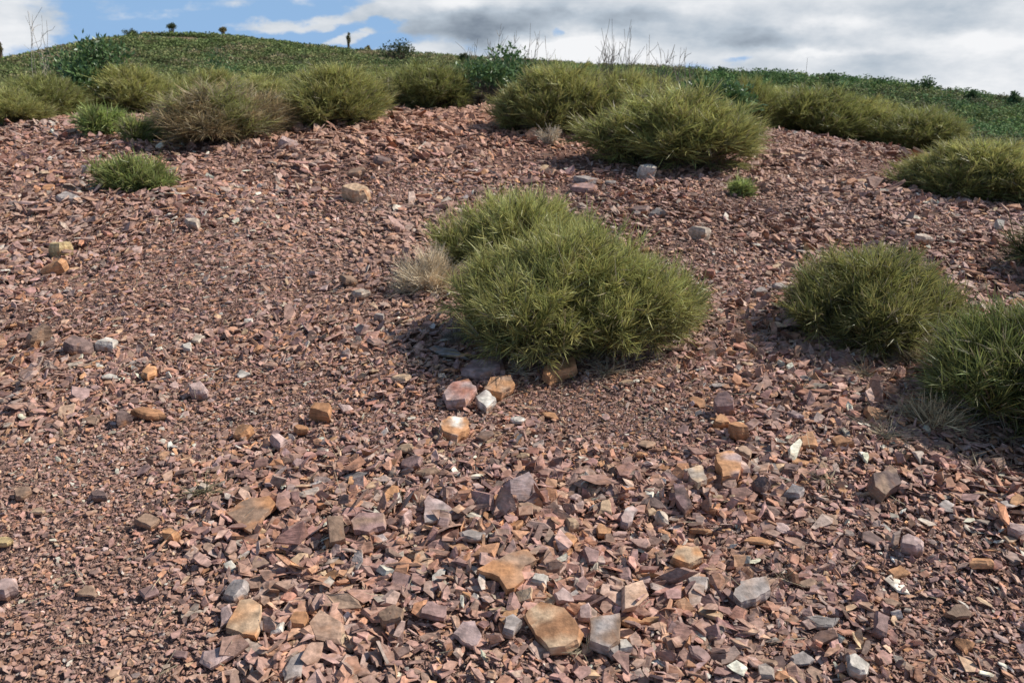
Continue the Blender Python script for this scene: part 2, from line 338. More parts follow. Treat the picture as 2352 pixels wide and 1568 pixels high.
# ------------------------------------------------------------------ individual stones
COLR = {'brown': (0.407, 0.261, 0.171), 'rust': (0.553, 0.269, 0.122), 'orange': (0.716, 0.359, 0.163), 'tan': (0.684, 0.472, 0.293), 'purple': (0.382, 0.236, 0.211), 'pink': (0.618, 0.440, 0.391),
        'grey': (0.489, 0.424, 0.382), 'pale': (.66, .54, .42), 'white': (.74, .67, .57), 'dark': (0.196, 0.130, 0.114), 'red': (0.489, 0.219, 0.155), 'slate': (0.309, 0.277, 0.253), 'yellow': (0.749, 0.553, 0.261)}
WORD = {'brown': 'brown', 'rust': 'rust brown', 'orange': 'orange', 'tan': 'tan', 'purple': 'purple brown', 'pink': 'pinkish', 'grey': 'grey', 'pale': 'pale', 'white': 'white', 'dark': 'dark',
        'red': 'reddish', 'slate': 'dark grey', 'yellow': 'yellowish'}
def stone_mesh(poly, th, col, seed, rough=.05, col2=None, shrink=.9):
    """poly: outline (x,y) around 0; th: thickness; a bevelled, chipped, bedded slab."""
    rr = random.Random(seed)
    sz = max(math.hypot(*p) for p in poly); q_ = []
    for k in range(len(poly)):
        a, b = poly[k], poly[(k + 1) % len(poly)]; q_.append(a); l_ = math.hypot(b[0] - a[0], b[1] - a[1])
        if l_ > sz * .55:
            for t in (rr.uniform(.25, .4), rr.uniform(.6, .75)):
                j = rr.gauss(0, .035) * l_; q_.append((a[0] + (b[0] - a[0]) * t - (b[1] - a[1]) / l_ * j, a[1] + (b[1] - a[1]) * t + (b[0] - a[0]) / l_ * j))
    poly = q_; bm = bmesh.new(); nn = len(poly)
    ox, oy = rr.uniform(-.08, .08) * sz, rr.uniform(-.08, .08) * sz
    slx, sly = rr.uniform(-.25, .25) * th / sz, rr.uniform(-.25, .25) * th / sz
    rings = []
    lv = [(-th * .5, .88 * 1), (-th * .12 + rr.uniform(-.1, .1) * th, 1.0), (th * .22, .985), (th * .5, shrink)]
    for z, f in lv:
        rings.append([bm.verts.new((p[0] * f * rr.uniform(.97, 1.03) + ox * (z / th), p[1] * f * rr.uniform(.97, 1.03) + oy * (z / th), z + (slx * p[0] + sly * p[1]) * 1.0)) for p in poly])
    for a, b in zip(rings[:-1], rings[1:]):
        for k in range(nn):
            bm.faces.new((a[k], a[(k + 1) % nn], b[(k + 1) % nn], b[k]))
    bm.faces.new(rings[-1]); bm.faces.new(rings[0][::-1])
    eds = [e for e in bm.edges if not e.is_boundary and e.calc_face_angle(0) > .5]
    bmesh.ops.bevel(bm, geom=eds, offset=min(th * .05, sz * .015), segments=1, affect='EDGES', clamp_overlap=True)
    bmesh.ops.triangulate(bm, faces=bm.faces)
    for _ in range(2 if sz > .035 else 1):
        L_ = [e for e in bm.edges if e.calc_length() > sz * .16]
        if L_: bmesh.ops.subdivide_edges(bm, edges=L_, cuts=1, use_grid_fill=False)
        bmesh.ops.triangulate(bm, faces=bm.faces)
    so = Vector((seed * 3.17 % 50, seed * 1.31 % 50, 0))
    for v in bm.verts:
        n1_ = mnoise.noise(v.co / sz * 2.2 + so); n2_ = mnoise.noise(v.co / sz * 6 + so)
        side = 1 if abs(v.co.z) < th * .42 else .35
        v.co.z += (n1_ * .35 + n2_ * .2) * rough * min(sz, th * 1.5)
        d = Vector((v.co.x, v.co.y, 0)); bed = math.floor((v.co.z / th + .5) * 5 + rr.random() * .2)
        v.co += d * (n2_ * rough * .6 + ((bed * 7919 + seed * 13) % 5 - 2) * .008 * side)
    me = bpy.data.meshes.new('stone'); bm.to_mesh(me); bm.free()
    nv = len(me.vertices); co = np.empty(nv * 3, np.float32); me.vertices.foreach_get('co', co); co = co.reshape(-1, 3)
    c = np.ones((nv, 4), np.float32); base = (np.array(col) * .85 + np.array([.36, .225, .165]) * .15) * .86
    nz = vnoise(co[:, 0] / sz + seed, co[:, 1] / sz, .5, seed)[:, None]
    b2 = np.array(col2 if col2 is not None else base * rr.choice([.8, 1.2]))
    t = np.clip(nz * 1.4 + .2, 0, 1); c[:, :3] = base * (1 - t) + b2 * t
    at = me.attributes.new('Col', 'FLOAT_COLOR', 'POINT'); at.data.foreach_set('color', c.ravel())
    me.shade_flat(); return me
def rand_poly(w, h, seed, nmin=4, nmax=6):
    rr = random.Random(seed * 7 + 1); nn = rr.randint(nmin, nmax); off = rr.random() * 6
    ks = sorted((k + rr.uniform(-.33, .33)) / nn for k in range(nn))
    return [(math.cos(k * 2 * math.pi + off) * w / 2 * rr.uniform(.74, 1.12), math.sin(k * 2 * math.pi + off) * h / 2 * rr.uniform(.74, 1.12)) for k in ks]
NAMED = []   # (x, y, short name) anchors for labels
PLACED = []
def put_stone(P, me, tiltx, tilty, rz, th, label, cat='stone', name='slate_stone', group='larger stones lying on the scree', poly=None):
    if not me.materials: me.materials.append(M_STONE)
    me.name = name
    o = bpy.data.objects.new(name, me); COL.objects.link(o)
    o.location = (P[0], P[1], P[2] + th * .38 + .014); o.rotation_mode = 'XYZ'; o.rotation_euler = (tiltx, tilty, rz)
    tag(o, label, cat, group); ca, sa = math.cos(rz), math.sin(rz); pl = [((p[0] * ca - p[1] * sa) * 1.12, (p[0] * sa + p[1] * ca) * 1.12) for p in poly]
    PLACED.append((P[0], P[1], max(math.hypot(*p) for p in pl), pl)); return o
def slope_tilt(x, y):
    e = .12; return math.atan2(z1(x, y + e) - z1(x, y - e), 2 * e), -math.atan2(z1(x + e, y) - z1(x - e, y), 2 * e)
seed = 100
def slab(pts, th, colk, label, anchor=None, tx=0, ty=0, col2=None, name='flat_stone', rough=.05):
    """pts: outline surveyed on the sheet"""
    global seed; seed += 1
    Q = on_ground([p[0] for p in pts], [p[1] for p in pts]); c = Q.mean(0)
    poly = [(q[0] - c[0], q[1] - c[1]) for q in Q]
    area = sum(poly[i][0] * poly[(i + 1) % len(poly)][1] - poly[(i + 1) % len(poly)][0] * poly[i][1] for i in range(len(poly)))
    if area < 0: poly = poly[::-1]
    me = stone_mesh(poly, th, COLR[colk], seed, rough, COLR[col2] if col2 else None, .95)
    sx, sy = slope_tilt(c[0], c[1])
    put_stone(c, me, sx + tx, sy + ty, 0, th, label, name=name, poly=poly)
    if anchor: NAMED.append((c[0], c[1], anchor))
def st(dx, dy, w, h, colk, label, anchor=None, flat=.45, ang=0, tx=None, ty=None, name='slate_stone', col2=None, nmin=4, nmax=6):
    """a stone w x h sheet units at its ground contact; h already foreshortened"""
    global seed; seed += 1; rr = random.Random(seed)
    P = g1(dx, dy); dist = math.hypot(P[1], CAMZ - P[2])
    wm = w * K / F * dist; hm = h * K / F * dist * (1.25 if flat < .6 else 1.0)
    if dy < 620: hm = wm * .72; th = min(h * K / F * dist, wm * .8) * (.5 + flat * .5)
    else: th = min(wm, hm) * flat
    pl = rand_poly(wm, hm, seed, nmin, nmax); me = stone_mesh(pl, th, COLR[colk], seed, .06, COLR[col2] if col2 else None, rr.uniform(.72, .92))
    sx, sy = slope_tilt(P[0], P[1])
    put_stone(P, me, sx + (tx if tx is not None else rr.uniform(-.05, .3)), sy + (ty if ty is not None else rr.uniform(-.25, .25)), R(ang), th, label, name=name, poly=pl)
    if anchor: NAMED.append((P[0], P[1], anchor))

slab([(1090, 1338), (1130, 1310), (1170, 1290), (1210, 1278), (1232, 1302), (1198, 1330), (1205, 1352), (1182, 1372), (1165, 1378), (1145, 1350)], .035, 'brown', 'big flat brown slab with a notched edge, near the middle of the foreground', 'the big notched brown slab', .04, .08, 'rust', rough=.03)
slab([(1205, 1432), (1245, 1412), (1262, 1418), (1300, 1432), (1338, 1482), (1328, 1506), (1300, 1516), (1262, 1514), (1232, 1480)], .045, 'rust', 'thick rust and cream banded slab tilted over a dark hollow', 'the banded rust slab', .12, -.16, 'tan', rough=.04)
slab([(1352, 1452), (1422, 1450), (1424, 1500), (1398, 1518), (1352, 1500)], .055, 'brown', 'blocky brown stone with a square top right of the banded rust slab', 'the square brown block', .1, -.05, 'grey')
slab([(520, 1462), (555, 1402), (582, 1398), (604, 1412), (600, 1460), (590, 1482), (560, 1478)], .03, 'tan', 'tan wedge of slate with a crack across it', 'the cracked tan wedge', .08, 0, 'orange', rough=.03)
slab([(1040, 1476), (1062, 1452), (1090, 1452), (1108, 1478), (1094, 1500), (1068, 1494)], .03, 'pink', 'smooth pinkish five-sided stone left of the banded rust slab', 'the pinkish five-sided stone', .15, .1)
slab([(522, 1190), (560, 1168), (625, 1160), (640, 1178), (600, 1215), (578, 1238)], .028, 'brown', 'big flat brown slab pointing down towards the viewer', 'the pointed brown slab', .1, -.1, 'rust', rough=.03)
slab([(808, 1222), (830, 1202), (885, 1202), (886, 1230), (850, 1244), (815, 1242)], .04, 'purple', 'rounded purple slab with fine bedding lines', 'the rounded purple slab', .1, 0, 'brown')
slab([(752, 1225), (790, 1222), (796, 1262), (758, 1272)], .06, 'brown', 'brown block with a flat lit face and a dark shadow on its left', 'the brown shadowed block', .25, .1)
slab([(975, 1175), (985, 1162), (1020, 1172), (1046, 1190), (1002, 1210), (976, 1214)], .03, 'pink', 'pinkish triangular slate with a sharp left corner', 'the pinkish triangular slate', .15, 0, 'grey')
slab([(1245, 880), (1262, 852), (1320, 848), (1325, 868), (1282, 880), (1262, 892)], .06, 'orange', 'orange brown stone at the front foot of the large bush', 'the orange stone below the large bush', .1, 0, 'rust')
slab([(1108, 916), (1125, 894), (1172, 892), (1182, 908), (1152, 926)], .06, 'orange', 'bright orange faceted stone in the cluster below the large bush', 'the bright orange stone', .15, 0, 'brown')
slab([(1018, 928), (1040, 908), (1078, 906), (1096, 922), (1070, 946), (1026, 944)], .065, 'pink', 'thick pinkish brown stone left of the bright orange stone', 'the thick pinkish stone', .1, 0, 'red')
slab([(1092, 936), (1115, 924), (1140, 938), (1118, 954)], .05, 'grey', 'pale grey cornered stone just below the bright orange stone', None, .1, 0, 'white')
slab([(1008, 1004), (1030, 990), (1070, 990), (1078, 1006), (1050, 1020), (1016, 1014)], .05, 'orange', 'orange stone with a bright white top in front of the stone cluster', 'the white topped orange stone', .08, 0, 'white')
slab([(1566, 1102), (1610, 1098), (1622, 1128), (1600, 1136)], .05, 'pale', 'pale cream wedge-shaped stone left of an orange boulder', 'the pale cream wedge', .2, -.1, 'tan')
slab([(1638, 1082), (1675, 1074), (1700, 1086), (1694, 1120), (1656, 1126)], .075, 'orange', 'blocky orange stone right of the pale cream wedge', 'the blocky orange stone', .15, 0, 'pink')
slab([(1538, 1306), (1552, 1282), (1600, 1284), (1614, 1306), (1580, 1320)], .045, 'tan', 'tan orange stone with a lit left face', 'the tan orange stone', .15, 0, 'orange')
slab([(1682, 1392), (1698, 1365), (1760, 1352), (1768, 1380), (1735, 1400), (1700, 1408)], .04, 'grey', 'layered brownish grey slab of ragged plates', 'the layered grey slab', .1, -.05, 'brown', rough=.09)
slab([(1548, 1142), (1572, 1150), (1588, 1188), (1570, 1196), (1550, 1170)], .06, 'dark', 'dark splintered stone standing on edge', 'the dark splintered stone', .2, -.3, 'purple')
slab([(1990, 1128), (2040, 1116), (2058, 1142), (2030, 1164), (2000, 1150)], .075, 'dark', 'big dark shaded boulder on the right of the scree', 'the big dark boulder', .3, .2, 'brown', name='boulder')
slab([(1432, 1190), (1448, 1180), (1462, 1192), (1440, 1228), (1425, 1222)], .035, 'pink', 'upright greyish pink splinter lying lengthwise', None, .1, .1, 'grey')
slab([(1060, 870), (1085, 852), (1140, 850), (1150, 866), (1110, 878)], .05, 'pink', 'mauve pink slab at the top of the cluster below the large bush', 'the mauve slab', .1, 0, 'purple')
slab([(1088, 862), (1126, 840), (1145, 826), (1152, 850), (1160, 866)], .05, 'purple', 'striped purple stone at the shaded front edge of the large bush', None, .2, 0, 'pink')
slab([(1050, 812), (1000, 800), (985, 808), (1010, 822), (1050, 830), (1082, 836)], .015, 'slate', 'long grey splinter of slate in front of the large bush shadow', None, 0, 0, 'grey')
LIST = [
 (1484, 412, 48, 34, 'white', 'whitish boulder at the foot of the big crest bush', 'the whitish boulder', .9),
 (818, 462, 66, 42, 'tan', 'large tan and cream boulder lying alone on the upper scree', 'the lone tan boulder', .7),
 (662, 346, 52, 30, 'pink', 'pinkish slab with a white left corner near the crest', 'the pinkish crest slab', .8),
 (1346, 425, 62, 22, 'grey', 'grey flat slab stacked above the small rear bush', 'the grey stacked slab', .5),
 (1400, 428, 30, 16, 'slate', 'small dark flat slab right of the grey stacked slab', None, .4),  # x, y, w, h, colour, label, anchor
 (140, 590, 62, 42, 'yellow', 'yellowish block on the left side of the scree', 'the yellowish block', .6),
 (128, 632, 74, 46, 'orange', 'orange slab leaning below the yellowish block', None, .5),
 (92, 795, 56, 52, 'brown', 'square brown block casting a dark shadow at the far left', 'the square brown block at far left', .8),
 (182, 815, 66, 56, 'dark', 'dark brown leaning slab beside the square block', None, .5),
 (245, 805, 60, 40, 'white', 'white quartz-like stone on the left of the scree', 'the white quartz stone', .5),
 (455, 787, 34, 38, 'pale', 'pale grey shield-shaped stone', 'the pale shield stone', .3),
 (434, 812, 28, 30, 'white', 'small bright cream stone under the pale shield stone', None, .6),
 (253, 874, 42, 22, 'white', 'thin bright white sliver lying alone', 'the bright white sliver', .3),
 (346, 868, 36, 64, 'orange', 'upright reddish orange stone with a cream streak', 'the upright reddish stone', .5),
 (460, 915, 52, 46, 'pink', 'rounded cobble, grey on top and red below', 'the two-toned cobble', .7),
 (288, 975, 38, 48, 'dark', 'dark rusty rounded stone on the left', 'the dark rusty stone', .7),
 (345, 962, 84, 34, 'rust', 'broad rusty slab with broken plates under it', 'the broad rusty slab', .4),
 (740, 968, 60, 54, 'rust', 'knobbly rust brown stone left of the stone cluster', 'the knobbly rust stone', .7),
 (562, 1008, 50, 40, 'orange', 'rounded orange cobble between small chips', 'the rounded orange cobble', .6),
 (642, 1034, 52, 48, 'pink', 'greyish pink cobble lower right of the rounded orange one', None, .6),
 (690, 1000, 40, 30, 'rust', 'small rust stone beside the knobbly one', None, .5),
 (828, 686, 46, 30, 'pale', 'split pale grey stone left of the large bush', 'the split grey stone', .5),
 (806, 655, 56, 32, 'brown', 'flat brownish stone above the split pale stone', None, .4),
 (876, 740, 36, 30, 'grey', 'round grey stone near the bush shadow', None, .6),
 (1242, 1352, 42, 50, 'white', 'white wedge of stone touching the notched brown slab', 'the white wedge', .6),
 (1205, 1385, 44, 50, 'tan', 'tan splinter propped beside the white wedge', None, .5),
 (1290, 1392, 56, 46, 'pink', 'rough pinkish stone behind the banded rust slab', None, .6),
 (1660, 955, 56, 50, 'purple', 'dark purple cobble on the right scree', 'the dark purple cobble', .8),
 (1695, 1008, 54, 44, 'rust', 'brown cobble below the dark purple one', 'the brown cobble', .8),
 (1655, 985, 44, 36, 'orange', 'rusty cobble tucked between the purple and brown cobbles', None, .7),
 (1705, 1058, 46, 38, 'brown', 'round brown cobble above the blocky orange stone', None, .7),
 (1850, 1032, 62, 34, 'rust', 'long orange brown slab, left one of two', 'the left orange slab', .4),
 (1935, 1030, 62, 36, 'rust', 'long orange brown slab, right one of two', 'the right orange slab', .4),
 (2010, 965, 68, 34, 'rust', 'brown slab with a pale edge near the right bush', None, .4),
 (2092, 1272, 54, 52, 'pink', 'pinkish stone with a round dark hollow beside it', 'the pinkish hollowed stone', .7),
 (1965, 1552, 58, 54, 'white', 'big pale stone at the bottom edge of the picture', 'the big pale stone', .6),
 (1820, 1150, 54, 42, 'grey', 'grey brown stone half in shade', None, .6),
 (1745, 1135, 48, 42, 'dark', 'dark brown cube-like stone near the right dark boulder', None, .8),
 (1600, 1350, 60, 40, 'grey', 'flat grey slate with purple edge', None, .3),
 (1520, 1205, 34, 48, 'pale', 'pale creamy pointed stone near the dark splintered one', None, .7),
 (1500, 1172, 74, 28, 'dark', 'long dark bar of slate', None, .5),
 (1392, 1185, 40, 56, 'tan', 'upright tan splinter left of the long dark bar', None, .5),
 (1310, 1222, 40, 40, 'tan', 'honey coloured stone with a cream facet', 'the honey coloured stone', .7),
 (1385, 1235, 44, 36, 'orange', 'orange fan-shaped chip right of the honey coloured stone', None, .4),
 (1305, 1250, 44, 34, 'orange', 'orange flat chip above the notched slab', None, .3),
 (1355, 1290, 46, 48, 'purple', 'square mauve slate between two tan stones', None, .4),
 (1150, 1160, 56, 28, 'orange', 'long orange slate above the triangular slate', None, .4),
 (1090, 1245, 74, 34, 'grey', 'grey blade of slate with an orange underside', 'the grey blade', .4),
 (1215, 1180, 62, 34, 'brown', 'brown rectangular slate right of the triangular slate', None, .4),
 (945, 1075, 62, 34, 'purple', 'mauve rectangular slab above the pinkish triangular slate', None, .4),
 (985, 1095, 60, 24, 'brown', 'long brown bar of slate under the mauve rectangular slab', None, .4),
 (815, 1100, 84, 24, 'slate', 'dark grey leaf-shaped slate, nearly flat', 'the leaf-shaped dark slate', .12),
 (900, 1440, 62, 50, 'brown', 'brown squarish stone left of the pinkish five-sided one', None, .7),
 (1000, 1420, 66, 48, 'purple', 'purple rounded slab above the pinkish five-sided stone', None, .4),
 (1175, 1455, 48, 62, 'grey', 'greyish pointed stone between the pinkish and the banded stones', None, .6),
 (1440, 1440, 76, 24, 'orange', 'long orange bar of slate lying across the block', None, .5),
 (1435, 1505, 36, 36, 'white', 'white sharp stone right of the square brown block', None, .7),
 (1410, 1512, 40, 34, 'grey', 'grey rounded stone in front of the square brown block', None, .6),
 (1350, 1425, 56, 46, 'pink', 'pink slab above the square brown block', None, .4),
 (1605, 1515, 56, 36, 'purple', 'purple slate beside white chips at the bottom', None, .3),
 (1840, 1525, 60, 30, 'grey', 'pale grey broken slate near the bottom right', None, .3),
 (1890, 1440, 100, 26, 'slate', 'long dark grey slate bar on the lower right', None, .35),
 (2025, 1455, 70, 50, 'purple', 'purple slab among blurry chips on the lower right', None, .4),
 (2200, 1420, 66, 34, 'brown', 'brown slab near the right edge', None, .4),
 (2330, 1235, 44, 50, 'pink', 'pink stone cut by the right edge', None, .6),
 (20, 1375, 60, 56, 'pink', 'big cream and rose stone cut by the left edge', 'the rose stone', .7),
 (12, 1258, 42, 28, 'yellow', 'ochre stone cut by the left edge above the rose stone', None, .6),
 (345, 1372, 56, 36, 'purple', 'flat purple slate on the fine gravel', None, .25),
 (205, 1370, 54, 28, 'brown', 'flat brown slate on the fine gravel', None, .25),
 (395, 1245, 36, 46, 'orange', 'orange faced block with a shadow on its left', 'the orange faced block', .7),
 (230, 1150, 50, 26, 'dark', 'dark grey rounded stone on fine gravel', None, .6),
 (345, 1210, 60, 34, 'brown', 'brown slab with an orange corner', None, .4),
 (545, 1375, 54, 56, 'grey', 'bluish grey rounded slate above the cracked wedge', None, .5),
 (520, 1430, 60, 44, 'pink', 'pale lilac slate left of the cracked wedge', None, .3),
 (500, 1520, 84, 44, 'pink', 'long lilac slate at the bottom left', None, .3),
 (680, 1545, 50, 70, 'grey', 'grey ribbed splinter at the bottom', None, .4),
 (640, 1455, 36, 40, 'white', 'white faced chip right of the cracked wedge', None, .5),
 (690, 1440, 46, 44, 'rust', 'rusty chip right of the cracked wedge', None, .5),
 (450, 527, 52, 30, 'pale', 'pale orange stone on the upper left scree', 'the pale orange stone', .6),
 (440, 510, 30, 20, 'pink', 'small pinkish stone on the upper left scree', None, .6),
 (160, 470, 60, 30, 'grey', 'grey whitish flat stone below the small left bush', 'the whitish flat stone', .4),
 (1608, 550, 60, 36, 'pale', 'pale orange boulder right behind the large bush', 'the pale orange boulder', .6),
 (1790, 668, 44, 26, 'grey', 'grey flat stone left of the right bush', None, .4),
 (1745, 680, 44, 26, 'grey', 'lilac grey stone casting a shadow, left of the right bush', None, .5),
 (1628, 640, 30, 28, 'red', 'small reddish stone at the right side of the large bush', None, .7),
 (2290, 532, 36, 26, 'white', 'white stone near the right edge', 'the white stone at the right edge', .7),
 (2130, 428, 40, 26, 'pink', 'pale boulder in front of the lower right crest bush', None, .8),
 (2188, 440, 54, 30, 'grey', 'grey boulder in front of the lower right crest bush', None, .7),
 (2120, 560, 40, 26, 'pale', 'pale stone on the right shoulder', None, .5),
 (1470, 492, 56, 20, 'dark', 'dark slab in a row behind the large bush', None, .5),
 (1510, 500, 54, 22, 'slate', 'grey dark slab right of another behind the large bush', None, .5),
 (1345, 440, 70, 20, 'purple', 'purple slab below the grey stacked slab', None, .4),
 (1060, 350, 40, 18, 'dark', 'dark stone near the crest bush shadow', None, .6),
 (880, 380, 50, 22, 'dark', 'dark brown stone below the crest bushes', None, .6),
 (820, 405, 66, 20, 'brown', 'long brown slab on the upper scree', None, .4),
 (1305, 300, 40, 18, 'pale', 'pale flat stone under the big crest bush', None, .4),
 (2000, 905, 40, 26, 'brown', 'brown stone in dry grass on the right', None, .5),
 (470, 1130, 26, 22, 'pale', 'pale stone with dry grass beside it', None, .5),
]
for e in LIST:
    st(e[0], e[1] , e[2], e[3], e[4], e[5], e[6], e[7], ang=random.uniform(-18, 18))
# further larger pieces, each its own object
def auto_stones(N_):
    r_ = np.random.default_rng(77); anchors = NAMED; k = 0; tries = 0
    names = list(COLR)
    pw = {'brown': .16, 'rust': .14, 'orange': .07, 'tan': .08, 'purple': .2, 'pink': .1, 'grey': .08, 'pale': .03, 'white': .02, 'dark': .05, 'red': .05, 'slate': .02}
    kk = list(pw); pp = np.array([pw[a] for a in kk]); pp /= pp.sum()
    used = {}
    while k < N_ and tries < 6000:
        tries += 1
        dx = r_.uniform(20, 2332); dy = 300 + 1240 * r_.random() ** .8
        if dx < 480 and dy > 1050 and r_.random() < .8: continue
        P = g1(dx, dy)
        if P[1] > 13.5: continue
        c = coarse(np.array([P[0]]), np.array([P[1]]))[0]
        if r_.random() > c + .15: continue
        s = r_.uniform(.032, .066) * (1 + .035 * P[1]) * (.75 + .4 * c)
        if any((P[0] - q[0]) ** 2 + (P[1] - q[1]) ** 2 < (.015 + q[2] + .9 * s) ** 2 for q in PLACED): continue
        ck = r_.choice(kk, p=pp); fl = r_.choice([.2, .35, .5, .7], p=[.3, .35, .2, .15]); el = r_.uniform(.45, .95)
        sd = 900 + k; th = s * 2 * el * fl * .45
        pl = rand_poly(s * 1.7, s * 1.7 * el, sd); me = stone_mesh(pl, th, np.array(COLR[ck]) * r_.uniform(.8, 1.15), sd, .07, None, r_.uniform(.7, .92))
        shape = 'long' if el < .6 else ('thin' if fl < .3 else ('blocky' if fl > .6 else 'flat'))
        size = 'small' if s < .045 else ('medium' if s < .058 else 'large')
        d2 = [((P[0] - a[0]) ** 2 + (P[1] - a[1]) ** 2, a) for a in anchors]; a = min(d2, key=lambda t: t[0])[1]
        ddx, ddy = P[0] - a[0], P[1] - a[1]; far = math.hypot(ddx, ddy)
        if abs(ddx) > abs(ddy): pos = 'right of' if ddx > 0 else 'left of'
        else: pos = 'behind' if ddy > 0 else 'in front of'
        if far < .25: pos = {'right of': 'just right of', 'left of': 'just left of', 'behind': 'just behind', 'in front of': 'just in front of'}[pos]
        elif far > 1: pos = 'well ' + pos
        lab = f'{size} {shape} {WORD[ck]} stone {pos} {a[2]}'
        if lab in used: 
            if tries < 5000: continue
        used[lab] = 1
        sx, sy = slope_tilt(P[0], P[1])
        put_stone(P, me, sx + np.clip(r_.normal(.08, .16), -.3, .3), sy + np.clip(r_.normal(0, .18), -.3, .3), r_.uniform(0, 6.28), th, lab, poly=pl); k += 1
auto_stones(300 - len(PLACED))

build_chips()

# ------------------------------------------------------------------ vegetation generators
def unit(v): return v / np.maximum(np.linalg.norm(v, axis=-1, keepdims=True), 1e-9)
def blades(P, D, L, Wd, col, r_, bend=.25, tipc=1.25, basec=.55, droop=0.0, seg2=True):
    N_ = len(P); D = unit(D)
    s = unit(np.cross(D, r_.normal(size=(N_, 3)))); b = unit(np.cross(D, s)) * r_.normal(0, bend, (N_, 1))
    b[:, 2] -= droop
    L = L[:, None]; Wd = Wd[:, None]
    p0a = P - s * Wd * .5; p0b = P + s * Wd * .5
    m = P + D * L * .55 + b * L * .3; p1a = m - s * Wd * .42; p1b = m + s * Wd * .42
    tip = P + D * L + b * L
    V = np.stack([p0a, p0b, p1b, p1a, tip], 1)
    i = (np.arange(N_) * 5)[:, None]
    c = np.stack([col * basec, col * basec, col, col, col * tipc], 1)
    return V.reshape(-1, 3), [i + np.array([0, 1, 2, 3]), i + np.array([3, 2, 4])], c.reshape(-1, 3)
def join(parts):
    V, c, by, off = [], [], {}, 0
    for v, ps, cc in parts:
        for p in ps: by.setdefault(p.shape[1], []).append(p + off)
        V.append(v); c.append(cc); off += len(v)
    return np.concatenate(V), [np.concatenate(x) for x in by.values()], np.concatenate(c)
def tubes(P0, P1, r0, r1, col, r_, bend=.1, seg=4, sides=3):
    """curved tapered stems"""
    N_ = len(P0); t = np.linspace(0, 1, seg + 1); D = P1 - P0; L = np.linalg.norm(D, axis=1)[:, None]
    bd = r_.normal(size=(N_, 3)) * bend * L; b2 = r_.normal(size=(N_, 3)) * bend * .5 * L
    C = P0[:, None] + D[:, None] * t[None, :, None] + bd[:, None] * (np.sin(t * math.pi))[None, :, None] + b2[:, None] * np.sin(t * 2 * math.pi)[None, :, None]
    s = unit(np.cross(unit(D), r_.normal(size=(N_, 3)))); u = unit(np.cross(unit(D), s))
    rad = (r0[:, None] * (1 - t) + r1[:, None] * t)
    ang = np.arange(sides) / sides * 2 * math.pi
    V = C[:, :, None] + rad[:, :, None, None] * (s[:, None, None] * np.cos(ang)[None, None, :, None] + u[:, None, None] * np.sin(ang)[None, None, :, None])
    base = (np.arange(N_) * (seg + 1) * sides)[:, None, None]
    i, k = np.meshgrid(np.arange(seg), np.arange(sides), indexing='ij'); k2 = (k + 1) % sides
    q = np.stack([i * sides + k, i * sides + k2, (i + 1) * sides + k2, (i + 1) * sides + k], -1).reshape(1, -1, 4) + base
    return V.reshape(-1, 3), [q.reshape(-1, 4)], np.repeat(col, (seg + 1) * sides, 0), C
G_YEL = np.array([.64, .58, .20]); G_OLV = np.array([.36, .365, .115]); G_DRK = np.array([.09, .105, .04]); G_BRT = np.array([.37, .44, .14]); BRN = np.array([.17, .115, .07]); STR = np.array([.42, .35, .23]); GRY = np.array([.33, .28, .22])
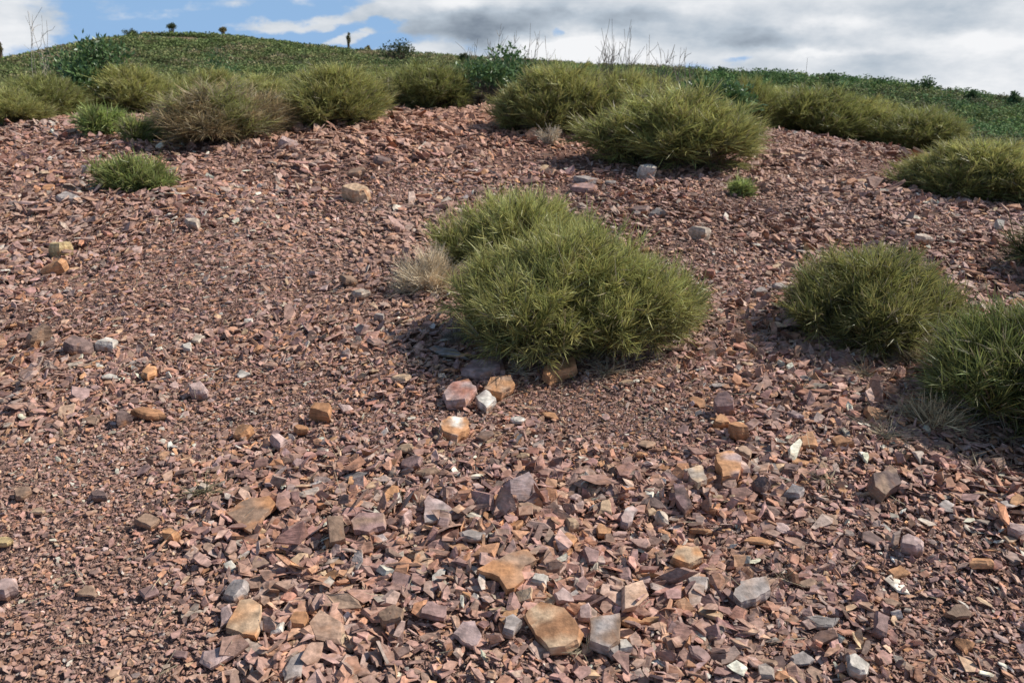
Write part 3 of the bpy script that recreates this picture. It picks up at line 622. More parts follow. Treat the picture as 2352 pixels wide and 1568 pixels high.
def broom(w, d, h, ntuft, nbl, bl, bw, pal, seed_, nl=10, inner=.35, pale=.05, spread=.75, lumpy=.38, dead=0.0):
    """returns dict of part meshes for a rounded broom-like bush, base at z=0"""
    r_ = np.random.default_rng(seed_)
    # lumps, in unit dome space
    L = []
    L.append((0, 0, .42, .62))
    for k in range(nl):
        a = k / nl * 2 * math.pi + r_.uniform(-.3, .3); rr_ = r_.uniform(.45, .68); zz = r_.uniform(.2, .62) if k % 2 else r_.uniform(.2, .42)
        if zz > .45: rr_ *= .65
        L.append((math.cos(a) * rr_, math.sin(a) * rr_, zz, r_.uniform(.55, 1.2) * lumpy))
    L = np.array(L)
    li = r_.choice(len(L), ntuft * 6, p=(L[:, 3] ** 2) / (L[:, 3] ** 2).sum())
    nrm = unit(r_.normal(size=(len(li), 3))); nrm[:, 2] = np.abs(nrm[:, 2]) * r_.choice([1, 1, 1, -.35], len(li)); nrm = unit(nrm)
    p = L[li, :3] + nrm * L[li, 3:4]
    dist = np.linalg.norm(p[:, None] - L[None, :, :3], axis=-1) / L[None, :, 3]; dist[np.arange(len(li)), li] = 9
    ok = (dist.min(1) > .93) & (p[:, 2] > .04); p, nrm = p[ok][:ntuft], nrm[ok][:ntuft]
    shell = np.ones(len(p)); ni = int(len(p) * inner)
    pi = p[r_.choice(len(p), ni)] * r_.uniform(.55, .88, (ni, 1)); p = np.concatenate([p, pi]); nrm = np.concatenate([nrm, unit(pi)]); shell = np.concatenate([shell, np.full(ni, .45)])
    S = np.array([w / 2, d / 2, h / 1.0]) * np.array([.93, .93, .88])
    P = p * S * (1 + np.clip(r_.normal(0, .07, (len(p), 1)), -.15, .17))
    up = np.array([0, 0, 1.0])
    out = unit(np.stack([p[:, 0], p[:, 1], 0 * p[:, 0]], -1) + 1e-6)
    D = unit(nrm * .75 + up * .45 + out * .2 + r_.normal(0, .38, p.shape))
    n = len(P); tuftc = r_.random(n)
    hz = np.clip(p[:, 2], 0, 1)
    # colours per tuft
    c = pal[0] * (1 - tuftc[:, None]) + pal[1] * tuftc[:, None]; c = c * r_.uniform(.72, 1.2, (n, 1)); P = P + D * (r_.random((n, 1)) ** 2 * .9 - .25) * bl
    if dead == .001: gt = vnoise(p[:, 0] * 3, p[:, 1] * 3 + p[:, 2] * 2, 1, 5) > .45; c[gt] = G_OLV * r_.uniform(.8, 1.2, (gt.sum(), 1))
    dk = np.clip((1 - hz) ** 1.5 * .5 + (1 - shell) * .85, 0, 1)[:, None]; c = c * (1 - dk) + pal[2] * dk  # shade of undersides and inner tufts mixed into the foliage colour
    m = nbl; idx = np.repeat(np.arange(n), m)
    BD = unit(D[idx] + r_.normal(0, spread * .5, (n * m, 3))); t = r_.random((n * m, 1))
    BP = P[idx] + D[idx] * (t * 1.0 - .75) * bl + r_.normal(0, .05, (n * m, 3)) * bl
    BP[:, 2] = np.maximum(BP[:, 2], .005)
    BL = bl * r_.uniform(.45, 1.1, n * m) * np.where(r_.random(n * m) < .03, 1.8, 1); col = c[idx] * r_.uniform(.7, 1.3, (n * m, 1)) * r_.uniform(.93, 1.07, (n * m, 3))
    st_ = r_.random(n * m) < pale; col[st_] = STR * r_.uniform(.6, 1.1, (st_.sum(), 1))
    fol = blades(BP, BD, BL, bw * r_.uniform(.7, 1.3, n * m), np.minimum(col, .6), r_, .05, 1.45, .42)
    # woody branches from the stool to the tufts
    nb = min(n, 420); bi = r_.choice(n, nb, replace=False); B0 = r_.normal(0, .07, (nb, 3)) * np.array([w, d, 0]); B0[:, 2] = -.01
    tb = tubes(B0, P[bi], np.full(nb, bw * 1.1), np.full(nb, bw * .5), BRN * r_.uniform(.5, 1.5, (nb, 1)), r_, .08, 4, 3)[:3]
    parts = {'foliage': (fol, M_GREEN), 'branches': (tb, M_WOOD)}
    if dead > 0:
        nd = int(n * m * dead); ii = r_.choice(n, nd); ang_ok = P[ii]
        q = ang_ok * r_.uniform(.45, .95, (nd, 1)); q[:, 2] *= .6
        parts['dead_twigs'] = (blades(q, unit(r_.normal(size=(nd, 3)) + out[ii] + up * .3), bl * r_.uniform(.6, 1.4, nd), np.full(nd, bw * .75), (GRY * .8) * r_.uniform(.5, 1.3, (nd, 1)), r_, .3, 1.1, .9), M_DRY)
    return parts
UNDER = []
def make_bush(name, parts, label, cat, loc, rz=0, group=None, scale=(1, 1, 1)):
    t = thing(name, label, cat, loc, rz, group); t.scale = scale
    if name == 'broom_bush' and loc[1] < 8: UNDER.append((loc[0], loc[1], float(np.abs(parts['foliage'][0][0][:, 0]).max()) * .95))
    for k, (g, m) in parts.items():
        obj(k, mesh_np(k, g[0], g[1], g[2]), m, t)
    return t
def spot(bx, by, w, top, dr=.8):
    """world place and size of a dome whose front foot is at (bx,by)"""
    P = foot(bx, by); D = P[1]; 
    wm = w * K / F * (D * math.cos(PITCH) + .3); ry = wm * dr / 2
    C = P + np.array([P[0], P[1], 0]) / D * ry * .6; C[2] = z1(C[0], C[1])
    q = at_depth(bx, top, C[1]); h = max(q[2] - C[2], .08)
    wm *= (C[1] / D) ** .6
    return C, wm, wm * dr, h

GPAL = (G_YEL, G_OLV, G_DRK)
# --- near bushes
C, w, d, h = spot(1312, 840, 610, 540, .9)
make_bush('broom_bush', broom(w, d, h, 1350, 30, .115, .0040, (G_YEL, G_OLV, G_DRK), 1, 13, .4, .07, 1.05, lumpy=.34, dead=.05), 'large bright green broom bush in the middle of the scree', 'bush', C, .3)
C, w, d, h = spot(1195, 650, 440, 462, .9)
make_bush('broom_bush', broom(w, d, h, 800, 26, .13, .0046, (G_YEL * 1.05, G_OLV * 1.2, G_DRK), 2, 9, .35, .08, .85), 'yellower broom bush right behind the large middle bush', 'bush', C, 1.3)
C, w, d, h = spot(1990, 808, 470, 590, .85)
make_bush('broom_bush', broom(w, d, h, 1000, 28, .11, .0042, (G_YEL * .68, G_OLV * .8, G_DRK * .6), 3, 11, .4, .1, 1.05, dead=.08), 'rounded dark olive broom bush right of the large middle bush', 'bush', C, .9)
C, w, d, h = spot(2330, 1022, 600, 742, .85)
make_bush('broom_bush', broom(w, d, h, 1000, 26, .125, .0044, (G_BRT * .72, G_OLV * .75, G_DRK * .6), 4, 10, .3, .1, .95, dead=.12), 'dark green broom bush cut off by the right edge of the picture', 'bush', C, 2.0)
C, w, d, h = spot(2470, 655, 300, 480, .85)
make_bush('broom_bush', broom(w, d, h, 400, 22, .15, .005, (G_OLV * .9, G_DRK, G_DRK * .8), 5, 9, .3, .06, .9), 'shaded bush at the right edge behind the rounded olive bush', 'bush', C, 2.6)
C, w, d, h = spot(310, 446, 190, 376, .8)
make_bush('broom_bush', broom(w, d, h, 330, 22, .13, .0075, (G_BRT * 1.05, G_OLV * 1.05, G_DRK), 6, 7, .35, .06, .9), 'small low green bush standing alone on the left scree', 'bush', C, .2)
C, w, d, h = spot(240, 312, 104, 256, .8)
make_bush('broom_bush', broom(w, d, h, 200, 22, .16, .010, (G_BRT * 1.2, G_BRT, G_DRK), 7, 6, .3, .05, .9), 'little bright green bush below the left crest bushes', 'bush', C, .2)
C, w, d, h = spot(322, 328, 90, 284, .8)
make_bush('broom_bush', broom(w, d, h, 150, 22, .15, .010, (G_BRT, G_OLV * 1.2, G_DRK), 8, 6, .3, .2, .9), 'little pale green bush beside the brown dry bush', 'bush', C, 1.2)
C, w, d, h = spot(1700, 452, 62, 420, .8)
make_bush('broom_bush', broom(w, d, h, 90, 20, .08, .006, (G_BRT * 1.3, G_BRT * 1.1, G_DRK), 9, 5, .3, .02, .9), 'tiny green tuft between the big crest bush and the right bush', 'bush', C, 1.2)

# --- crest bushes: few kinds, copied
def proto(seed_, pal, pale=.08, nt=900, bw=.0072, bl=.19, nbl=26, spread=.8, dead=0): return broom(1.8, 1.5, .9, nt, nbl, bl, bw, pal, seed_, 11, .3, pale, spread, .36, dead)
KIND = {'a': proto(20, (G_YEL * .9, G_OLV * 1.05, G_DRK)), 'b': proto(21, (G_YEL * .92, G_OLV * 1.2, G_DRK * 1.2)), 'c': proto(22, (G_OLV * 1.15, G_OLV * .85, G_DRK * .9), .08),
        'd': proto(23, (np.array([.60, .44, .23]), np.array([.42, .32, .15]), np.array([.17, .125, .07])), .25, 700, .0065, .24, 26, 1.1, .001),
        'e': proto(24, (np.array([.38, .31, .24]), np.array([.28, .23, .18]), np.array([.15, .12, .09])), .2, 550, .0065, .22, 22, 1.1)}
first = {}
crest = [  # kind, x, foot y, width, top y, label, dr
 ('b', 25, 288, 190, 208, 'yellow green bush cut by the left edge, lowest of the left crest bushes', .8),
 ('c', 110, 262, 210, 170, 'dull green crest bush behind the yellow green one at the left edge', .8),
 ('a', 312, 266, 270, 152, 'broad green crest bush above the two little bushes', .8),
 ('a', 500, 250, 200, 158, 'green bush rising just behind the brown dry bush', .8),
 ('d', 505, 338, 350, 196, 'large brown dried-out bush on the left of the crest', .75),
 ('a', 640, 255, 130, 188, 'half dry green bush between the brown bush and a round green one', .8),
 ('a', 782, 292, 280, 148, 'round green crest bush right of the brown dry bush', .75),
 ('c', 985, 254, 220, 146, 'dark green bush in the middle of the crest above bare scree', .8),
 ('e', 1105, 250, 130, 182, 'grey brown dead bush below the leafy shrub on the crest', .8),
 ('a', 1285, 312, 290, 150, 'large green bush on the crest, upper left of the biggest one', .85),
 ('b', 1425, 318, 240, 168, 'yellow green bush half hidden behind the biggest crest bush', .8),
 ('b', 1548, 398, 420, 206, 'biggest crest bush, spreading down to the whitish boulder', .75),
 ('c', 1715, 272, 150, 180, 'small olive bush beside the dark leafy shrub on the right', .8),
 ('c', 1870, 312, 280, 200, 'wide olive bush on the right shoulder of the crest', .8),
 ('a', 2005, 330, 190, 232, 'green bush wedged between two olive ones on the right shoulder', .8),
 ('c', 2110, 352, 220, 246, 'low olive bush descending the right shoulder', .8),
 ('a', 2240, 462, 370, 325, 'broad dark green bush at the right, above two pale boulders', .7),
]
for i, (k, x, y, w_, top, lab, dr) in enumerate(crest):
    C, w, d, h = spot(x, y, w_, top, dr); sc = (w / 1.8 * 1.14, d / 1.5 * 1.1, h / .9 * .93)
    grp = 'bushes along the crest'
    if k not in first:
        nm = 'dry_bush' if k in 'de' else 'broom_bush'
        first[k] = make_bush(nm, KIND[k], lab, 'bush', C, i * 1.1, grp, sc)
        if k in 'de':
            first[k].children[0].data.materials[0] = M_DRY
    else: dup(first[k], lab, C, i * 1.7, sc, grp)
# second rank behind the crest line (their tops show between the front ones)
rank2 = [('c', 60, 17.5, 178, 3.0), ('a', 240, 18, 168, 2.6), ('c', 420, 18, 165, 3.0), ('b', 590, 17.5, 168, 2.8), ('a', 740, 19, 160, 3.0), ('c', 900, 18.5, 150, 3.0), ('a', 1040, 18.5, 158, 2.6),
         ('b', 1190, 19, 156, 2.8), ('c', 1330, 19.5, 152, 3.0), ('a', 1480, 18, 164, 2.6), ('c', 1600, 17.5, 178, 2.6), ('b', 1790, 16.5, 196, 2.4), ('a', 1960, 15.5, 216, 2.2), ('c', 2110, 14.5, 246, 2.0), ('b', 2300, 12, 322, 1.6)]
where = ['behind the bush at the left edge', 'behind the broad green crest bush', 'behind the brown dry bush, to its left', 'behind the brown dry bush, to its right', 'behind the round green bush', 'between the round green bush and the dark middle one',
         'behind the dark middle crest bush', 'behind the leafy shrub', 'behind the large upper crest bush', 'behind the biggest crest bush, to its left', 'under the dead stalks behind the biggest bush', 'behind the small olive bush', 'behind the wide olive bush',
         'behind the low olive bush', 'above the broad dark bush at the right']
for i, ((k, x, Y, top, w_), wh) in enumerate(zip(rank2, where)):
    q = at_depth(x, top, Y); zz = z1(q[0], q[1]); h = max(.45, (q[2] - zz) * .88)
    dup(first[k], 'rear bush showing ' + wh, (q[0], q[1], zz), i * 2.3, (w_ / 1.8, w_ / 1.8 * .9, h / .9), 'bushes showing behind the crest line')

# --- leafy shrubs
def leafy(w, d, h, nleaf, ll, lw, pal, seed_, twig=60, upright=.4):
    r_ = np.random.default_rng(seed_); nc = 26
    cl = unit(r_.normal(size=(nc, 3))) * r_.uniform(.35, .8, (nc, 1)); cl[:, 2] = np.abs(cl[:, 2]); cl = cl * np.array([w / 2, d / 2, h * .8]) + np.array([0, 0, h * .22]); 
    ii = r_.choice(nc, nleaf); P = cl[ii] + unit(r_.normal(size=(nleaf, 3))) * (r_.random((nleaf, 1)) ** .5) * np.array([w, d, h]) * .19
    P[:, 2] = np.maximum(P[:, 2], .02)
    D = unit(r_.normal(size=(nleaf, 3)) + (P - cl[ii]) * 3 / w + np.array([0, 0, upright])); col = pal[0] + (pal[1] - pal[0]) * r_.random((nleaf, 1)); col = col * r_.uniform(.6, 1.3, (nleaf, 1))
    s = unit(np.cross(D, r_.normal(size=(nleaf, 3)))); L = (ll * r_.uniform(.7, 1.2, nleaf))[:, None]; Wd = lw * r_.uniform(.7, 1.2, (nleaf, 1))
    V = np.stack([P, P + D * L * .45 + s * Wd * .5, P + D * L, P + D * L * .45 - s * Wd * .5], 1); q = (np.arange(nleaf) * 4)[:, None] + np.arange(4)
    B0 = r_.normal(0, .04, (twig, 3)) * w; B0[:, 2] = 0; tgt = P[r_.choice(nleaf, twig)]
    tb = tubes(B0, tgt, np.full(twig, .009 * h), np.full(twig, .003 * h), BRN * .7 * r_.uniform(.6, 1.3, (twig, 1)), r_, .08)[:3]
    return {'leaves': ((V.reshape(-1, 3), [q], np.repeat(col, 4, 0)), M_LEAF), 'branches': (tb, M_WOOD)}
LG = (np.array([.08, .14, .05]), np.array([.18, .28, .10]))
for x, top, Y, w_, lab, sd, bot in ((1160, 104, 14.7, 1.75, 'dark leafy shrub rising above the grey dead bush on the crest', 31, 210), (1640, 170, 13.2, 1.25, 'dark leafy shrub touching the biggest crest bush on its right', 32, 245),
                               (188, 66, 15.0, 1.7, 'tall ragged leafy sapling on the left against the hill', 33, 175), (505, 92, 30, 2.2, 'grey green leafy sapling behind the brown dry bush', 34, 160)):
    q = at_depth(x, top, Y); zz = z1(q[0], q[1]); h = q[2] - zz
    if sd == 33: # sapling: narrow, higher up
        g = leafy(w_, w_, h, 4200, .10, .04, LG, sd, 60, .9)
    else: g = leafy(w_ * 1.1, w_ * 1.1, h, 5200, .10, .042, LG, sd)
    make_bush('leafy_shrub', g, lab, 'shrub', (q[0], q[1], zz))

# --- dead stalks against the sky
def stalks(x0, x1, top, Y, n_, lab, sd, bot=190, spread=.25, col=GRY * .75):
    r_ = np.random.default_rng(sd); C = at_depth((x0 + x1) / 2, bot, Y); zz = z1(C[0], C[1])
    wm = (x1 - x0) * K / F * Y / math.cos(PITCH) * .95; q = at_depth((x0 + x1) / 2, top, Y); h = q[2] - zz
    B0 = np.stack([r_.uniform(-.42, .42, n_) * wm, r_.normal(0, .15, n_), np.zeros(n_)], -1)
    hh = h * (1 - .42 * r_.random(n_) ** .8); hh[0] = h
    B1 = B0 + np.stack([r_.normal(0, spread * .35, n_) * h * .4 + .06 * h, r_.normal(0, .06, n_), hh], -1)
    t1 = tubes(B0, B1, np.full(n_, .006), np.full(n_, .0025), col * r_.uniform(.6, 1.3, (n_, 1)), r_, .035, 6, 4)
    Cn = t1[3]; k = n_ * 3; ii = r_.choice(n_, k); jj = r_.integers(3, 6, k); p0 = Cn[ii, jj]
    t2 = tubes(p0, p0 + np.stack([r_.normal(0, .07, k) * h, r_.normal(0, .05, k) * h, r_.uniform(.06, .2, k) * h], -1), np.full(k, .0045), np.full(k, .0025), col * r_.uniform(.6, 1.3, (k, 1)), r_, .06, 3, 3)
    t = thing('dead_stalks', lab, 'dead plant', (C[0], C[1], zz), 0, 'dead stalks against the sky')
    obj('stems', mesh_np('stems', *t1[:3]), M_WOOD, t)
    if n_ > 5: obj('side_twigs', mesh_np('side_twigs', *t2[:3]), M_WOOD, t)
stalks(1025, 1150, 78, 15.2, 14, 'sparse pale dead stalks left of the leafy shrub', 41)
stalks(1105, 1255, 52, 15.6, 18, 'tall dead stalks around the leafy shrub on the crest', 42)
stalks(1360, 1440, 42, 14.2, 26, 'dense dark clump of tall dead stalks above the big crest bush', 43, col=GRY * .45)
stalks(1465, 1575, 78, 14.0, 20, 'spreading dead stalks above the biggest crest bush', 44, 195, .4)
stalks(45, 140, 26, 15.5, 8, 'few thin bare stalks against the cloud at far left', 45, 170, col=GRY * 1.5)
stalks(1795, 1830, 132, 16, 4, 'short lone dead stalks on the right skyline', 46, 200)

# --- dead grey shrubs and dry tufts
def spray(n_, ln, wd, r_, col, hemi=.5, base=.05, bend=.3):
    P = r_.normal(0, base, (n_, 3)); P[:, 2] = np.abs(P[:, 2]) * .5
    D = r_.normal(size=(n_, 3)); D[:, 2] = np.abs(D[:, 2]) * hemi + .12
    return blades(P, D, ln * r_.uniform(.4, 1.1, n_), wd * r_.uniform(.7, 1.3, n_), col * r_.uniform(.6, 1.25, (n_, 1)), r_, bend, 1.1, .8)
def dead_shrub(x, y, w_, top, lab, sd, col, n_=1500, name='dead_shrub', wd=.0035, cat='dead shrub'):
    r_ = np.random.default_rng(sd); C, w, d, h = spot(x, y, w_, top, .9)
    nt = max(6, n_ // 30); cen = unit(r_.normal(size=(nt, 3))); cen[:, 2] = np.abs(cen[:, 2]); cen = cen * r_.uniform(.2, .75, (nt, 1)) * np.array([w / 2, d / 2, h])
    P = np.repeat(cen, 30, 0) + r_.normal(0, .02, (nt * 30, 3)); D = unit(np.repeat(unit(cen), 30, 0) + np.array([0, 0, .35]) + r_.normal(0, .6, (nt * 30, 3))); P[:, 2] = np.maximum(P[:, 2], 0)
    col = np.minimum(col * 1.6, .85); ln = min(w, .5) * .26; g = blades(P, D, ln * r_.uniform(.5, 1.2, nt * 30), np.full(nt * 30, wd), col * r_.uniform(.6, 1.3, (nt * 30, 1)), r_, .2, 1.1, .8)
    tb = tubes(np.zeros((nt, 3)), cen, np.full(nt, wd), np.full(nt, wd * .5), col * .6 * r_.uniform(.6, 1.2, (nt, 1)), r_, .1, 4, 3)[:3]
    make_bush(name, {'twigs': (g, M_DRY), 'branches': (tb, M_WOOD)}, lab, cat, C)
dead_shrub(990, 684, 200, 562, 'pale grey dead shrub against the left side of the large bush', 51, np.array([.52, .43, .30]), 2400)
dead_shrub(1060, 795, 110, 715, 'dark grey dead twigs in the shadow at the lower left of the large bush', 52, GRY * .75, 900)
dead_shrub(1262, 336, 76, 284, 'small grey dead tuft in front of the crest bushes', 53, np.array([.44, .38, .29]), 700, wd=.007)
dead_shrub(2110, 850, 170, 780, 'greyish dry shrub joining the right edge bush to the scree', 54, np.array([.36, .31, .2]), 1600)
dead_shrub(2140, 1000, 200, 915, 'bleached dry stems sprawling under the right edge bush', 55, np.array([.50, .40, .24]) * .8, 700)
def tuft(x, y, w_, n_, lab, sd, col=STR, hemi=.5, bend=.35, wd=.0028):
    r_ = np.random.default_rng(sd); P = g1(x, y); ln = w_ * K / F * math.hypot(P[1], 1.5) * .5
    g = spray(n_, ln, wd, r_, col, hemi, ln * .09, bend)
    o = obj('dry_grass_tuft', mesh_np('dry_grass_tuft', *g), M_DRY, None, (P[0], P[1], P[2] + .012)); tag(o, lab, 'dry grass', 'dry grass tufts on the scree')
tuft(1195, 862, 110, 60, 'straw coloured grass tuft at the front of the large bush', 61, np.array([.6, .52, .38]), .9)
tuft(1395, 862, 150, 60, 'thin dry grass along the front edge of the large bush', 62)
tuft(470, 1138, 190, 60, 'flattened dry grass tuft left of the pinkish triangular slate', 63, np.array([.3, .26, .15]), .15)
tuft(1985, 868, 150, 110, 'dry grass tuft lying left of the greyish dry shrub', 64, STR * 1.1, .25)
tuft(1900, 1112, 120, 40, 'curly pale grass wisp above the big dark boulder', 65, STR * 1.2, .3)
tuft(2035, 1010, 190, 70, 'bleached grass blades below the sprawling dry stems', 66, STR * 1.1, .25)
tuft(1010, 1000, 90, 10, 'few dry stems beside the white topped orange stone', 67, STR, .8)
tuft(1700, 1190, 80, 22, 'small greenish grass wisp on the right scree', 68, np.array([.2, .24, .09]), .8)
tuft(560, 1310, 80, 10, 'couple of thin upright straws left of the rounded purple slab', 69, STR, 1.2)
tuft(1800, 1340, 130, 16, 'thin straws by the layered grey slab', 70, STR * .9, .9)
tuft(1340, 1500, 130, 22, 'fine straws over the banded rust slab', 71, STR, .8)
tuft(920, 1150, 90, 16, 'thin straw wisp above the pinkish triangular slate', 72, STR, .8)
tuft(1840, 905, 140, 40, 'dry grass wisp below the rounded olive bush', 73, STR * .9, .3)
def litter():
    r_ = np.random.default_rng(88); n_ = 1500; X, Y = scatter(n_, 1.6, 8, 36, 1.6, r_); Z = zg(X, Y) + .022 + r_.random(n_) * .02
    D = r_.normal(size=(n_, 3)); D[:, 2] = np.abs(D[:, 2]) * .25
    for bx, by, rx in UNDER:
        k = 900; a = r_.uniform(0, 6.28, k); q = rx * (.5 + .75 * r_.random(k) ** 1.3); x2, y2 = bx + np.cos(a) * q, by + np.sin(a) * q * .85
        X = np.append(X, x2); Y = np.append(Y, y2); Z = np.append(Z, zg(x2, y2) + .015 + r_.random(k) * .02)
    n_ = len(X); D = r_.normal(size=(n_, 3)); D[:, 2] = np.abs(D[:, 2]) * .3
    g = blades(np.stack([X, Y, Z], -1), D, r_.uniform(.03, .16, n_), r_.uniform(.0012, .0026, n_), STR * r_.uniform(.6, 1.3, (n_, 1)), r_, .2, 1, 1)
    o = obj('straw_litter', mesh_np('straw_litter', *g), M_DRY); tag(o, 'loose dry straws and twigs scattered over the scree', 'straw', kind='stuff')
litter()

# ------------------------------------------------------------------ scrub on the hills (one mass each)
def scrub(name, label, X, Y, rad, hgt, nl, pal, sd, mat=M_SCRUB):
    r_ = np.random.default_rng(sd); n_ = len(X); Z = zg(X, Y)
    i = np.repeat(np.arange(n_), nl); m = len(i)
    u = unit(r_.normal(size=(m, 3))); u[:, 2] = np.abs(u[:, 2]); rr_ = r_.uniform(.6, 1.05, (m, 1))
    P = np.stack([X, Y, Z], -1)[i] + u * rr_ * np.stack([rad, rad, hgt], -1)[i]
    D = unit(r_.normal(size=(m, 3)) * np.array([1, 1, .45]) + u * .4); s = unit(np.cross(D, np.array([0, 0, 1.0]) + r_.normal(0, .4, (m, 3))))
    L = ((.035 + .0026 * np.sqrt(X * X + Y * Y))[i] * r_.uniform(.35, .95, m))[:, None]; Wd = L * .36
    V = np.stack([P, P + D * L * .5 + s * Wd, P + D * L, P + D * L * .5 - s * Wd], 1); q = (np.arange(m) * 4)[:, None] + np.arange(4)
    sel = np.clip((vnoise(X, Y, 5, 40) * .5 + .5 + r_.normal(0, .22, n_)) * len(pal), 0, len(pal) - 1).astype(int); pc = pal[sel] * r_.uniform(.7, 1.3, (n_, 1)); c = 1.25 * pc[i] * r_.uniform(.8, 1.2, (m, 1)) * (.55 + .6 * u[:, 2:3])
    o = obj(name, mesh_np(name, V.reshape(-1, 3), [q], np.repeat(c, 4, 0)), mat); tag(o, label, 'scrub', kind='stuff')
r_ = np.random.default_rng(5)
n0 = 2600; a = np.radians(r_.uniform(4, 42, n0)); rr = 17.5 + (46 - 17.5) * r_.random(n0) ** .8; X, Y = rr * np.sin(a), rr * np.cos(a)
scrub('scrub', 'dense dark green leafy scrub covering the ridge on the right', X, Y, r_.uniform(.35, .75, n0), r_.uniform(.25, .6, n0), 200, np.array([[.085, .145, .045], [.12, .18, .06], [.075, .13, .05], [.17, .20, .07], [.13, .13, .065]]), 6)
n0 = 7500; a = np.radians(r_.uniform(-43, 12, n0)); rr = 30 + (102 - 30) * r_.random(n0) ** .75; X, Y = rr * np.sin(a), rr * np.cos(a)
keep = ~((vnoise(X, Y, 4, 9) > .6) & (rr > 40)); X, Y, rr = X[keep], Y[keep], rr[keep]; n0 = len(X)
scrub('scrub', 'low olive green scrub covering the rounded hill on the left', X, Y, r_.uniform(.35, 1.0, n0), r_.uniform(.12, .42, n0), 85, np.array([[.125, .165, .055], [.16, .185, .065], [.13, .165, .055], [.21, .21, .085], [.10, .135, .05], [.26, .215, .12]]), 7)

# ------------------------------------------------------------------ trees on the skyline
def tree(x, base, top, w_, Y, lab, sd, pal, lean=0, trunk=.35, name='ridge_tree', kind='round'):
    r_ = np.random.default_rng(sd); q = at_depth(x, base, Y); t_ = at_depth(x, top, Y); h = t_[2] - q[2]; wm = w_ * K / F * Y / math.cos(PITCH) * .97
    zz = z1(q[0], q[1]); foot = min(0, zz - q[2])
    t = thing(name, lab, 'tree', (q[0], q[1], q[2]), 0)
    n_ = 900; nc = 14
    c0 = unit(r_.normal(size=(nc, 3))) * r_.uniform(.2, .75, (nc, 1)) * np.array([wm / 2, wm / 2, h * (1 - trunk) / 2]) + np.array([0, 0, h * (trunk + (1 - trunk) / 2)])
    i = r_.choice(nc, n_); P = c0[i] + unit(r_.normal(size=(n_, 3))) * r_.random((n_, 1)) ** .5 * wm * .2 * np.array([1, 1, .9])
    D = unit(r_.normal(size=(n_, 3))); s = unit(np.cross(D, r_.normal(size=(n_, 3)))); ls = max(.12, wm * .05); L = ls * r_.uniform(.7, 1.3, (n_, 1))
    V = np.stack([P, P + D * L * .5 + s * L * .3, P + D * L, P + D * L * .5 - s * L * .3], 1); qd = (np.arange(n_) * 4)[:, None] + np.arange(4)
    c = (pal[0] + (pal[1] - pal[0]) * r_.random((n_, 1))) * r_.uniform(.7, 1.3, (n_, 1))
    obj('crown', mesh_np('crown', V.reshape(-1, 3), [qd], np.repeat(c, 4, 0)), M_SCRUB, t)
    B0 = np.zeros((nc, 3)); B0[:, 2] = foot - .2
    tb = tubes(B0, c0, np.full(nc, .03 * wm + .03), np.full(nc, .015), np.tile(BRN * .9, (nc, 1)), r_, .03, 4, 5)
    obj('trunk', mesh_np('trunk', *tb[:3]), M_WOOD, t)
TG = (np.array([.075, .10, .045]), np.array([.13, .15, .07])); TY = (np.array([.3, .22, .08]), np.array([.17, .16, .07]))
tree(396, 78, 52, 24, 94, 'small round tree alone on top of the hill', 71, TG)
tree(514, 90, 60, 18, 94, 'small tree with a bare trunk right of the one on the hilltop', 72, TY, trunk=.45)
tree(802, 120, 70, 13, 88, 'tall slender tree on the right slope of the hill', 73, (TG[1], TY[0]), trunk=.3)
tree(845, 124, 104, 14, 88, 'tiny yellowish tree beside the slender one', 74, TY, trunk=.2)
tree(917, 136, 92, 96, 60, 'broad dense rounded tree at the foot of the hill line', 75, (TG[0] * .8, TG[1]), trunk=.05)
tree(302, 82, 68, 34, 94, 'low bushy tree left of the hilltop tree', 76, TG, trunk=.05)
tree(668, 106, 95, 10, 92, 'very small tree halfway down the hill line', 77, TG, trunk=.2)
tree(5, 145, 90, 16, 80, 'yellow brown narrow tree cut by the left edge', 78, TY, trunk=.1)
tree(1065, 142, 122, 24, 60, 'little bushy tree left of the leafy shrub on the skyline', 79, TG, trunk=.1)

for i, (x, top, w_, Y, lab) in enumerate([(1248, 132, 46, 62, 'low round bush on the skyline right of the leafy shrub'), (1345, 138, 50, 56, 'low bush on the skyline between the two clumps of dead stalks'), (1655, 150, 70, 40, 'leafy skyline bush right of the spreading dead stalks'),
        (1740, 154, 40, 40, 'small skyline bush left of the lone dead stalks'), (1900, 160, 60, 39, 'broad skyline bush on the right ridge, right of the lone dead stalks'), (2010, 172, 40, 39, 'small pointed skyline bush on the right ridge'),
        (2110, 178, 80, 38, 'large dark rounded bush on the right ridge skyline'), (2225, 196, 46, 37, 'small bush on the skyline where the right ridge drops'), (2320, 208, 40, 36, 'last skyline bush at the right edge')]):
    tree(x, top + 62, top, w_, Y, lab, 90 + i, (np.array([.08, .13, .055]), np.array([.13, .19, .075])), trunk=.15, name='ridge_bush')

